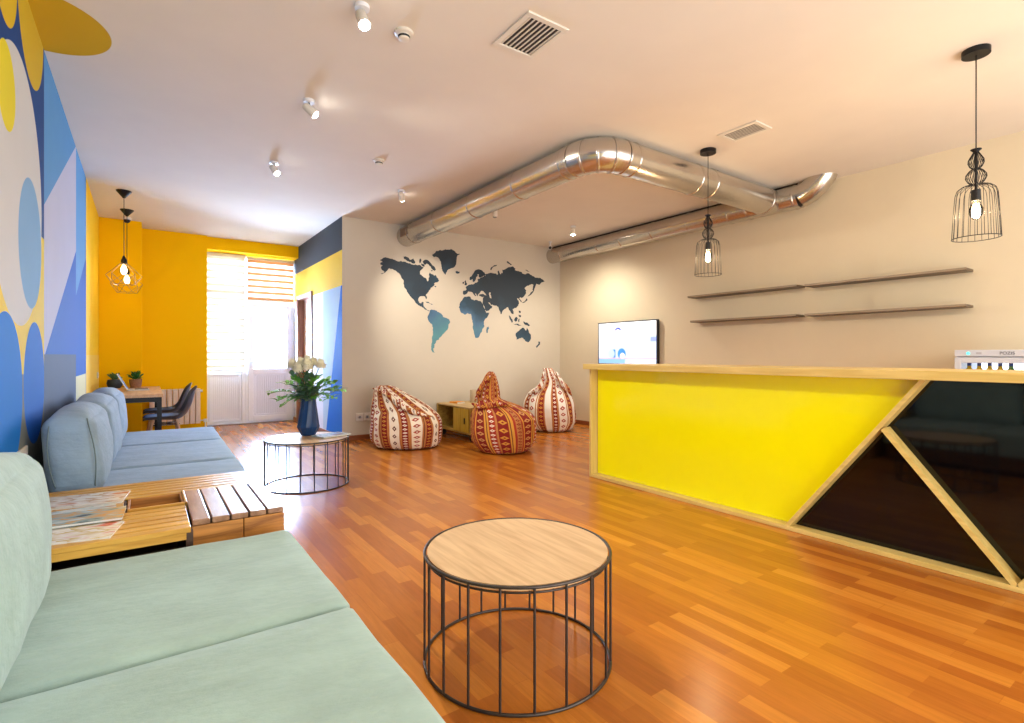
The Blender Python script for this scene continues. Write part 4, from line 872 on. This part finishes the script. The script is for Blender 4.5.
# ---- wall shelves
shm = wood('shelf_dark_wood', rgb(74, 60, 46), rgb(112, 92, 70), 'Y')
for (ya, yb, z, lb_) in ((3.0, 4.44, 1.980, 'dark thin wall shelf, upper row, end nearer the television'), (1.51, 2.91, 1.970, 'dark thin wall shelf, upper row, end nearer the fridge'),
                         (3.0, 4.40, 1.648, 'dark thin wall shelf, lower row, end nearer the television'), (1.51, 2.91, 1.643, 'dark thin wall shelf, lower row, end nearer the fridge')):
    t = thing('wall_shelf', lb_, 'shelf', (WR, ya, z), 0, 'floating shelves on the beige wall')
    obj('shelf_board', bx(-.2, 0, 0, yb-ya, -.012, .012), shm, t, bevel=.002)
    obj('edge_strip', bx(-.204, -.2, 0, yb-ya, -.008, .013), mat('shelf_edge', rgb(150, 132, 108), .4), t)

# ---- fridge with bottles
fr = thing('display_fridge', 'white glass-door drinks fridge lit inside behind the counter', 'fridge', (5.6, 1.155, 0))
fm = mat('fridge_white', rgb(206, 212, 226), .35, var=.01)
bm = B(); box(bm, .03, .6, -.33, -.30, .08, 1.24); box(bm, .03, .6, .30, .33, .08, 1.24); box(bm, .03, .6, -.30, .30, 1.17, 1.24); box(bm, .03, .6, -.30, .30, .08, .14); box(bm, .57, .6, -.30, .30, .14, 1.17)
obj('cabinet', bm, fm, fr, bevel=.006)
obj('control_fascia', bx(-.01, .03, -.33, .33, 1.188, 1.242), fm, fr, bevel=.004)
bm = B()
for a, b, c_, d_ in ((-.33, -.285, .1, 1.18), (.285, .33, .1, 1.18), (-.285, .285, 1.135, 1.18), (-.285, .285, .1, .16)): box(bm, -.012, .022, a, b, c_, d_)
dd = obj('door', bm, fm, fr, bevel=.004)
obj('door_glass', bx(.004, .008, -.285, .285, .16, 1.135), pane, dd)
obj('interior_light', bx(.555, .568, -.29, .29, .16, 1.15), emis('fridge_light', (.85, .93, 1, 1), 1.6), fr)
for z in (.35, .62, .945): obj('shelf', bx(.06, .55, -.295, .295, z-.006, z), white, fr)
for k in range(4): obj('foot', bx(.06 if k % 2 else .5, .10 if k % 2 else .54, -.3 if k < 2 else .26, -.26 if k < 2 else .3, 0, .08), black_m, fr)
add_text('brand_lettering', 'POZIS', .034, mat('fridge_print', rgb(50, 60, 90), .5), fr, (-.0112, 0, 1.214), (PI/2, 0, -PI/2))
bm = B(); lathe(bm, [(0, 0), (.012, 0), (.012, .003), (0, .003)], n=16, mtx=Matrix.Translation((-.0105, .24, 1.214)) @ Matrix.Rotation(-PI/2, 4, 'Y'))
obj('indicator', bm, emis('indicator_green', (.1, .8, .7, 1), 1), fr)
obj('badge', bx(-.0112, -.0098, .155, .19, 1.207, 1.223), mat('badge_grey', rgb(180, 182, 196), .4), fr)
pr = [(0, 0), (.028, 0), (.030, .01), (.030, .125), (.014, .148), (.014, .165), (0, .165)]
bc = [mat('bottle_yellow', rgb(240, 200, 40), .25), mat('bottle_green', rgb(70, 140, 60), .25)]; cap_m = mat('cap_blue', rgb(30, 90, 190), .4)
def bottle(y, m, label):
    t = thing('drink_bottle', label, 'bottle', (5.68, y, .945), 0, 'bottles on the top shelf of the fridge')
    bm = B(); lathe(bm, pr, n=20); obj('bottle_body', bm, m, t, smooth=True, angle=40)
    bm = B(); cyl(bm, (0, 0), .014, .165, .19, 16); obj('cap', bm, cap_m, t)
    return t
bo = bottle(1.41, bc[0], 'yellow bottle with blue cap on the fridge top shelf')
for y in (1.345, 1.28, 1.215, 1.04): dup(bo, (5.68, y, .945))
bg = bottle(1.15, bc[1], 'green bottle with blue cap on the fridge top shelf')
bg['label'] = 'green bottle with blue cap among the yellow ones in the fridge'
dup(bg, (5.68, .975, .945))

# ---- ventilation ducts
alu = mat('duct_aluminium', rgb(200, 194, 186), .26, metal=.95, var=.12, scale=5, bump=.12, bscale=25)
R1, DX, DY, DZ = .148, 3.20, 3.28, 2.965
def arc(c, r, a0, a1, z, n=10): return [(c[0]+r*math.cos(a0+(a1-a0)*i/n), c[1]+r*math.sin(a0+(a1-a0)*i/n), z) for i in range(n+1)]
def collar(bm, p, axis, r):
    d = .012; v = Vector(axis).normalized()
    tube(bm, [Vector(p)-v*d, Vector(p)-v*d*.5, Vector(p)+v*d*.5, Vector(p)+v*d], [r, r+.006, r+.006, r], 32, caps=False)
d1 = thing('ventilation_duct', 'bright aluminium duct turning the corner from map wall across the ceiling', 'duct', (0, 0, 0))
er = .28
bm = B(); tube(bm, [(DX, WM-.002, DZ), (DX, DY+er, DZ)], R1, 32); obj('pipe_run', bm, alu, d1, smooth=True, angle=50)
bm = B(); tube(bm, [(DX, DY+er+.001, DZ)]+arc((DX+er, DY+er), er, PI, 1.5*PI, DZ, 5)[1:-1]+[(DX+er, DY, DZ)], R1, 32); obj('elbow', bm, alu, d1, smooth=True, angle=50)
bm = B(); tube(bm, [(DX+er, DY, DZ), (5.93, DY, DZ)], R1, 32); obj('pipe_run', bm, alu, d1, smooth=True, angle=50)
def band(p, ax, r, par):
    bm = B(); collar(bm, p, ax, r); obj('joint_band', bm, alu, par, smooth=True)
for y in (7.0, 6.2, 5.3, 4.4, DY+er+.1, DY+er): band((DX, y, DZ), (0, 1, 0), R1, d1)
for x in (DX+er, DX+er+.12, 4.5, 4.75, 5.8): band((x, DY, DZ), (1, 0, 0), R1, d1)
for a in (1.12, 1.25, 1.38):
    p = (DX+er+er*math.cos(a*PI), DY+er+er*math.sin(a*PI), DZ); band(p, (-math.sin(a*PI), math.cos(a*PI), 0), R1, d1)
obj('access_hatch', bx(DX-.150, DX-.125, 6.95, 7.2, DZ-.05, DZ+.06), mat('hatch_brown', rgb(132, 108, 84), .5), d1)
obj('hanger', bx(DX-.02, DX+.02, 5.0, 5.02, DZ+R1-.01, H), iron, d1)
obj('hanger', bx(4.9, 4.92, DY-.02, DY+.02, DZ+R1-.01, H), iron, d1)
D2X, D2Z, R2 = 6.01, 2.975, .132
d2 = thing('ventilation_duct', 'aluminium duct running along the top of the beige wall', 'duct', (0, 0, 0))
bm = B(); tube(bm, [(D2X, WM-.002, D2Z), (D2X, 2.95, D2Z)], R2, 32); obj('pipe_run', bm, alu, d2, smooth=True, angle=50)
bm = B(); tube(bm, [(D2X, 2.951, D2Z), (D2X, 2.87, D2Z+.03), (D2X+.01, 2.79, D2Z+.09), (D2X+.02, 2.73, D2Z+.17), (D2X+.02, 2.69, D2Z+.26)], R2, 32, caps=False); obj('elbow', bm, alu, d2, smooth=True, angle=50)
for y in (7.0, 6.1, 5.6, 5.0, 4.4, 3.8, 3.55, 3.0): band((D2X, y, D2Z), (0, 1, 0), R2, d2)
obj('gap_shade_strip', bx(D2X-.01, D2X+.01, 2.99, WM, D2Z+R2-.01, H-.001), mat('duct_gap_shade', rgb(60, 46, 36), .7), d2)  # dark strip standing in for the shaded gap between duct and ceiling

# ---- ceiling vents
def vent(label, x, y, w, h):
    t = thing('ceiling_vent', label, 'vent', (x, y, H), 0, None)
    bm = B(); rect = ((-w/2, w/2, -h/2, -h/2+.035), (-w/2, w/2, h/2-.035, h/2), (-w/2, -w/2+.035, -h/2+.035, h/2-.035), (w/2-.035, w/2, -h/2+.035, h/2-.035))
    for a, b, c_, d_ in rect: box(bm, a, b, c_, d_, -.012, 0)
    obj('frame', bm, offwhite, t, bevel=.003)
    obj('backing', bx(-w/2+.03, w/2-.03, -h/2+.03, h/2-.03, -.002, 0), mat('vent_dark', rgb(60, 52, 46), .8), t)
    bm = B(); n = 8 if w > .28 else 7
    for i in range(n):
        x_ = -w/2+.045+(w-.09)*i/(n-1); box(bm, x_-.0045, x_+.0045, -h/2+.035, h/2-.035, -.008, -.004)
    obj('slats', bm, offwhite, t)
vent('square slatted ceiling vent, the larger one nearer the camera', 1.91, 2.54, .30, .38)
vent('small slatted ceiling vent between the duct and the counter', 4.235, 2.56, .25, .36)

# ---- smoke detectors
def detector(label, x, y):
    t = thing('smoke_detector', label, 'smoke detector', (x, y, H))
    bm = B(); lathe(bm, [(0, 0), (.055, 0), (.055, -.015), (.04, -.022), (0, -.022)], n=32); obj('base', bm, offwhite, t, smooth=True, angle=40)
    bm = B(); lathe(bm, [(0, -.022), (.036, -.022), (.032, -.045), (.02, -.05), (0, -.05)], n=32); obj('sensor_head', bm, offwhite, t, smooth=True, angle=40)
    bm = B(); lathe(bm, [(.0352, -.027), (.036, -.027), (.0345, -.038), (.0337, -.038)], n=32); obj('grille_slot', bm, black_m, t)
detector('white smoke detector beside the ceiling vent', 1.271, 2.94)
detector('white smoke detector further back on the plain ceiling', 1.902, 5.011)
t = thing('dome_sensor', 'small dark dome sensor on the ceiling by the yellow column', 'sensor', (-.2, 9.15, H))
bm = B(); lathe(bm, [(0, 0), (.05, 0), (.05, -.03), (0, -.03)], n=24); obj('base', bm, white, t, smooth=True, angle=40)
bm = B(); lathe(bm, [(0, -.03), (.042, -.03), (.036, -.055), (.02, -.07), (0, -.074)], n=24); obj('dome', bm, black_m, t, smooth=True, angle=60)
t = thing('security_camera', 'small white security camera in the ceiling corner above the ducts', 'camera', (5.66, 6.95, H))
bm = B(); cyl(bm, (0, 0), .03, -.012, 0, 20); tube(bm, [(0, 0, -.01), (0, 0, -.07)], .01); obj('mount', bm, white, t, smooth=True, angle=40)
bm = B(); tube(bm, [(.03, .03, -.08), (-.05, -.06, -.12)], .032, 20); obj('camera_body', bm, offwhite, t, smooth=True, angle=40)
bm = B(); tube(bm, [(-.05, -.06, -.12), (-.054, -.0645, -.122)], .024, 20); obj('lens', bm, black_m, t)

# ---- ceiling spotlights
lamp_e = emis('spot_lens_glow', (1, .98, .9, 1), 40)
lampoff = mat('spot_lens_off', rgb(150, 150, 150), .2)
def spot(label, x, y, aim, on=True, energy=45, size=75):
    t = thing('ceiling_spotlight', label, 'spotlight', (x, y, H), 0, None)
    bm = B(); cyl(bm, (0, 0), .04, -.022, 0, 24); obj('base', bm, white, t, smooth=True, angle=40)
    bm = B(); tube(bm, [(0, 0, -.02), (0, 0, -.055)], .008); obj('arm', bm, mat('spot_arm', rgb(120, 130, 150), .3, metal=.8), t, smooth=True)
    a = Vector(aim).normalized(); p = Vector((0, 0, -.07))
    bm = B(); tube(bm, [p-a*.045, p-a*.035, p+a*.05, p+a*.055], [.02, .03, .034, .034], 24); obj('lamp_head', bm, offwhite, t, smooth=True, angle=50)
    bm = B(); tube(bm, [p+a*.054, p+a*.062, p+a*.070, p+a*.074], [.030, .028, .018, .004], 24); obj('lens', bm, lamp_e if on else lampoff, t)
    if on:
        l = bpy.data.lights.new('spot_light', 'SPOT'); l.energy = energy; l.spot_size = math.radians(size); l.spot_blend = .9; l.shadow_soft_size = .04; l.color = (1, .93, .80)
        o = bpy.data.objects.new('spot_light', l); C.objects.link(o); o.location = Vector((x, y, H))+p+a*.09
        o.rotation_euler = a.to_track_quat('-Z', 'Y').to_euler()
spot('lit white ceiling spotlight nearest the camera, by the smoke detector', .985, 2.85, (.1, -.5, -1), energy=110, size=110)
spot('lit white ceiling spotlight angled to the right, second from the camera', 1.021, 4.136, (.9, -.25, -.75), energy=110, size=110)
spot('lit white ceiling spotlight third from the camera, nearest the yellow wall', 1.062, 5.666, (.5, -.5, -1), energy=110, size=110)
spot('lit white ceiling spotlight above the left end of the world map', 2.46, 5.775, (.85, 1.1, -1.0), energy=140, size=60)
spot('unlit white ceiling spotlight beneath the bend of the duct', 3.745, 5.735, (.1, .2, -1), on=False)
spot('lit white ceiling spotlight near the corner above the corner bean bag', 5.253, 5.911, (.1, .1, -1), energy=120, size=150)

# ---- pendants over the counter
bulb_w = emis('bulb_filament_glow', (1, .72, .38, 1), 22); bulb_g = glass_mat('bulb_glass', (1, .95, .85, 1))
cage_prof = [(.034, .56), (.016, .545), (.030, .525), (.050, .495), (.052, .475), (.040, .452), (.024, .438), (.045, .425), (.066, .400), (.068, .382), (.052, .355), (.028, .338), (.05, .336), (.09, .328), (.122, .308), (.135, .275), (.142, .20), (.150, .10), (.156, .0)]
cage_prof = [(r*.77, z) for r, z in cage_prof]
def bulb(t, z, s=1.0, glow=bulb_w):
    bm = B(); lathe(bm, [(0, z), (.02*s, z), (.021*s, z-.06*s), (0, z-.06*s)], n=20); obj('socket', bm, black_m, t, smooth=True, angle=40)
    bm = B(); lathe(bm, [(.013*s, z-.06*s), (.02*s, z-.075*s), (.031*s, z-.105*s), (.028*s, z-.14*s), (.014*s, z-.16*s), (.0005, z-.165*s)], n=20); o = obj('bulb', bm, bulb_g, t, smooth=True)
    bm = B(); lathe(bm, [(0, z-.07*s), (.010*s, z-.08*s), (.017*s, z-.105*s), (.014*s, z-.135*s), (0, z-.15*s)], n=12); obj('filament', bm, glow, o, smooth=True)
def pend_light(loc, e, c=(1, .74, .45)):
    l = bpy.data.lights.new('pendant_light', 'POINT'); l.energy = e; l.color = c; l.shadow_soft_size = .03
    o = bpy.data.objects.new('pendant_light', l); C.objects.link(o); o.location = loc
def cage_pendant(label, x, y, z0):
    t = thing('pendant_lamp', label, 'pendant lamp', (x, y, z0), 0, None)
    bm = B(); cyl(bm, (0, 0), .072, H-z0-.035, H-z0, 32); obj('canopy', bm, black, t, smooth=True, angle=40)
    bm = B(); tube(bm, [(0, 0, .555), (0, 0, H-z0-.03)], .0035, 6); obj('cord', bm, black_m, t, smooth=True)
    bm = B(); N_ = 22
    for i in range(N_):
        a = 2*PI*i/N_; tube(bm, [(r*math.cos(a), r*math.sin(a), z) for r, z in cage_prof], .0017, 5, caps=False)
    for r, z in ((.12, 0), (.026, .56), (.012, .545), (.0185, .438), (.0216, .338)): tube(bm, ring_pts(r, z, n=40), .0028, 6, closed=True)
    lathe(bm, [(0, .56), (.026, .56), (.011, .54), (0, .54)], n=20)
    obj('wire_cage', bm, black, t, smooth=True)
    bm = B(); tube(bm, [(0, 0, .545), (0, 0, .29)], .008, 8); obj('stem', bm, black_m, t, smooth=True)
    bulb(t, .305, 1.15)
    pend_light((x, y, z0+.17), 30)
cage_pendant('black wire cage pendant lamp over the television end of the counter', 4.347, 2.99, 1.955)
cage_pendant('large-looking black wire cage pendant lamp over the black counter panels', 4.311, 1.037, 1.94)

# ---- geometric pendants over the desk
brass = mat('brass_wire', rgb(176, 140, 90), .3, metal=.85)
def geo_pendant(label, x, y, z0, twist):
    t = thing('pendant_lamp', label, 'pendant lamp', (x, y, z0), twist, None); h = H-z0
    bm = B(); lathe(bm, [(0, h), (.078, h), (.076, h-.008), (.012, h-.085), (0, h-.088)], n=32); obj('canopy', bm, black, t, smooth=True, angle=40)
    bm = B(); tube(bm, [(0, 0, .0), (0, 0, h-.08)], .004, 6); obj('cord', bm, black_m, t, smooth=True)
    bm = B(); n = 5; top = [(.022*math.cos(2*PI*i/n), .022*math.sin(2*PI*i/n), -.05) for i in range(n)]
    mid = [(.185*math.cos(2*PI*i/n), .185*math.sin(2*PI*i/n), -.20) for i in range(n)]
    low = [(.115*math.cos(2*PI*(i+.5)/n), .115*math.sin(2*PI*(i+.5)/n), -.31) for i in range(n)]
    for i in range(n):
        j = (i+1) % n
        for a, b in ((top[i], mid[i]), (mid[i], low[i]), (mid[j], low[i]), (low[i], low[j]), (top[i], top[j])): tube(bm, [a, b], .0028, 6)
    obj('wire_shade', bm, brass, t, smooth=True, angle=60)
    bm = B(); lathe(bm, [(0, .03), (.008, .03), (.03, -.03), (.028, -.07), (0, -.07)], n=20); obj('socket', bm, black, t, smooth=True, angle=40)
    bm = B(); lathe(bm, [(.012, -.07), (.03, -.10), (.042, -.14), (.036, -.18), (.018, -.2), (.0005, -.205)], n=20); o = obj('bulb', bm, bulb_g, t, smooth=True)
    bm = B(); lathe(bm, [(0, -.08), (.02, -.105), (.03, -.14), (.024, -.175), (0, -.19)], n=14); obj('filament', bm, bulb_w, o, smooth=True)
    pend_light((x, y, z0-.14), 9)
geo_pendant('geometric brass wire pendant lamp over the desk, the nearer of two', -.197, 7.68, 2.34, .3)
geo_pendant('geometric brass wire pendant lamp over the desk, the farther of two', -.19, 8.663, 2.34, .9)

# ---- desk
dt = wood('desk_oak', rgb(196, 150, 110), rgb(224, 182, 140), 'Y', rough=.4)
dsk = thing('desk', 'oak desk with black steel legs against the yellow wall', 'desk', (-.165, 8.21, 0))
obj('desktop', bx(-.345, .345, -.93, .93, .715, .75), dt, dsk, bevel=.003)
bm = B(); box(bm, -.33, .33, -.92, -.88, .66, .715); box(bm, -.33, .33, .88, .92, .66, .715); box(bm, -.33, -.29, -.88, .88, .66, .715); box(bm, .29, .33, -.88, .88, .66, .715)
obj('apron', bm, black, dsk)
for x in (-.33, .285):
    for y in (-.92, .875): obj('leg', bx(x, x+.045, y, y+.045, 0, .66), black, dsk, bevel=.002)

# ---- laptop
lap = thing('laptop', 'silver laptop standing open on the oak desk', 'laptop', (-.06, 8.30, .75), -PI/2)
sil = mat('laptop_silver', rgb(206, 208, 214), .3, metal=.4)
b_ = obj('base', bx(-.16, .16, -.115, .115, 0, .014), sil, lap, bevel=.004)
obj('keyboard', bx(-.14, .14, -.04, .1, .014, .016), mat('keys_grey', rgb(120, 122, 130), .5), b_)
Rm = Matrix.Translation((0, -.115, .012)) @ Matrix.Rotation(math.radians(-28), 4, 'X').inverted()
lid = obj('lid', bx(-.16, .16, -.004, .004, 0, .225, mtx=Rm), sil, lap)
obj('screen', bx(-.15, .15, .0042, .0052, .012, .215, mtx=Rm), mat('laptop_screen', rgb(120, 170, 210), .2, emit=rgb(120, 170, 210), estr=.3), lid)

# ---- potted plants
def potted(name, label, loc, pot_prof, pm, n_leaf, rad, seed, L_, w, lm):
    t = thing(name, label, 'plant', loc); r_ = random.Random(seed)
    bm = B(); lathe(bm, pot_prof, n=28); obj('pot', bm, pm, t, smooth=True, angle=50)
    zt = max(z for _, z in pot_prof)
    bm = B(); lathe(bm, [(0, zt-.02), (pot_prof[-3][0]-.004, zt-.02), (0, zt-.012)], n=20); obj('soil', bm, mat('soil', rgb(50, 36, 26), .9), t)
    bm = B()
    for i in range(n_leaf):
        a = r_.uniform(0, 2*PI); el = r_.uniform(.15, 1.35)
        d = Vector((math.cos(a)*math.cos(el), math.sin(a)*math.cos(el), math.sin(el)))
        p = Vector((0, 0, zt-.01))+d*rad*r_.uniform(.1, .9)
        leaf(bm, p, d+Vector((0, 0, .2)), Vector((r_.uniform(-.4, .4), r_.uniform(-.4, .4), 1)), L_*r_.uniform(.7, 1.2), w)
    obj('leaves', bm, lm, t, smooth=True)
potted('potted_succulent', 'round dark grey pot with a low green succulent on the desk', (-.33, 8.93, .75), [(0, 0), (.06, 0), (.085, .035), (.09, .07), (.08, .11), (.07, .12), (.062, .12), (.062, .1), (0, .1)], mat('pot_slate', rgb(52, 66, 76), .5), 46, .08, 3, .055, .035, mat('succulent_leaf', rgb(88, 128, 84), .5, var=.4, scale=20))
potted('potted_plant', 'leafy green plant in a woven basket pot on the desk', (-.10, 8.97, .75), [(0, 0), (.06, 0), (.066, .03), (.072, .07), (.076, .11), (.07, .115), (.066, .11), (.066, .09), (0, .09)], mat('basket_weave', rgb(150, 106, 76), .8, var=.5, scale=60, bump=.5, bscale=120), 50, .09, 5, .07, .045, mat('plant_leaf', rgb(52, 112, 44), .4, var=.4, scale=15))

# ---- desk chairs
def shell_chair(label, x, y):
    t = thing('shell_chair', label, 'chair', (x, y, 0), 0, 'moulded shell chairs at the desk')
    prof = [(-.24, .425, .17), (-.22, .440, .20), (-.14, .445, .225), (-.02, .435, .235), (.08, .43, .235), (.15, .445, .23), (.20, .49, .225), (.235, .56, .215), (.26, .64, .205), (.28, .72, .185), (.30, .79, .15), (.31, .82, .10)]
    bm = B(); g = []; n = 11
    for i, (px, pz, hw) in enumerate(prof):
        row = []; tt = i/(len(prof)-1)
        for k in range(n):
            s = -1+2*k/(n-1); lift = .06*s**4*(1-abs(tt-.45)*1.2) if tt < .9 else 0
            fwd = -.05*s*s*max(0, math.sin(PI*(tt-.35)/.65)) if tt > .35 else 0
            row.append(bm.verts.new((px+fwd*1.0, s*hw, pz+max(0, lift))))
        g.append(row)
    for a, b in zip(g, g[1:]):
        for k in range(n-1): bm.faces.new((a[k], a[k+1], b[k+1], b[k]))
    o = obj('shell', bm, mat('chair_shell', rgb(52, 66, 86), .4), t, smooth=True)
    s = o.modifiers.new('so', 'SOLIDIFY'); s.thickness = .012; s = o.modifiers.new('ss', 'SUBSURF'); s.levels = s.render_levels = 2
    obj('seat_pad', cushion(-.22, .13, -.185, .185, .444, .475, r=.014, crown=(0, 0, .004), n=8, amp=.001), mat('seat_pad_blue', rgb(70, 104, 150), .7), t, smooth=True)
    lw = wood('chair_leg_beech', rgb(190, 150, 120), rgb(214, 178, 146), 'Z')
    for sx in (-1, 1):
        for sy in (-1, 1):
            bm = B(); tube(bm, [(sx*.12-.02, sy*.12, .425), (sx*.20-.02, sy*.21, 0)], [.016, .010], 12); obj('leg', bm, lw, t, smooth=True, angle=50)
    bm = B()
    for sy in (-1, 1): tube(bm, [(-.155, sy*.135, .37), (.125, sy*.135, .37)], .005, 6)
    for sx in (-.155, .125): tube(bm, [(sx, -.135, .37), (sx, .135, .37)], .005, 6)
    tube(bm, [(-.155, -.135, .37), (.125, .135, .37)], .005, 6); tube(bm, [(-.155, .135, .37), (.125, -.135, .37)], .005, 6)
    obj('leg_brace', bm, black, t, smooth=True)
    return t
c1 = shell_chair('dark blue-grey shell chair with wooden legs at the near end of desk', .22, 7.62)
dup(c1, (.22, 8.50, 0), label='dark blue-grey shell chair half hidden behind another at the desk')

# ================================================================ LIGHT
w = bpy.data.worlds.new('world'); sc.world = w; w.use_nodes = True
bgn = w.node_tree.nodes['Background']; bgn.inputs[0].default_value = (.93, .96, 1.0, 1); bgn.inputs[1].default_value = 1.25
def area(name, loc, rot, sx, sy, e, c):
    l = bpy.data.lights.new(name, 'AREA'); l.shape = 'RECTANGLE'; l.size = sx; l.size_y = sy; l.energy = e; l.color = c
    o = bpy.data.objects.new(name, l); C.objects.link(o); o.location = loc; o.rotation_euler = rot
    return o
area('daylight_window', (1.55, 10.6, 1.5), (-PI/2, 0, 0), 1.5, 2.8, 1500, (.50, .68, 1.0))
area('added_fill_upward', (2.9, -1.9, .5), (PI*.8, 0, 0), 5.5, 1.2, 80, (1.0, .99, .95))  # unseen upward fill, added to brighten the ceiling
area('added_fill_behind', (2.9, -2.4, 1.7), (PI/2, 0, 0), 6.0, 2.6, 105, (1.0, 1.0, .98))  # broad fill light added behind the camera, out of view
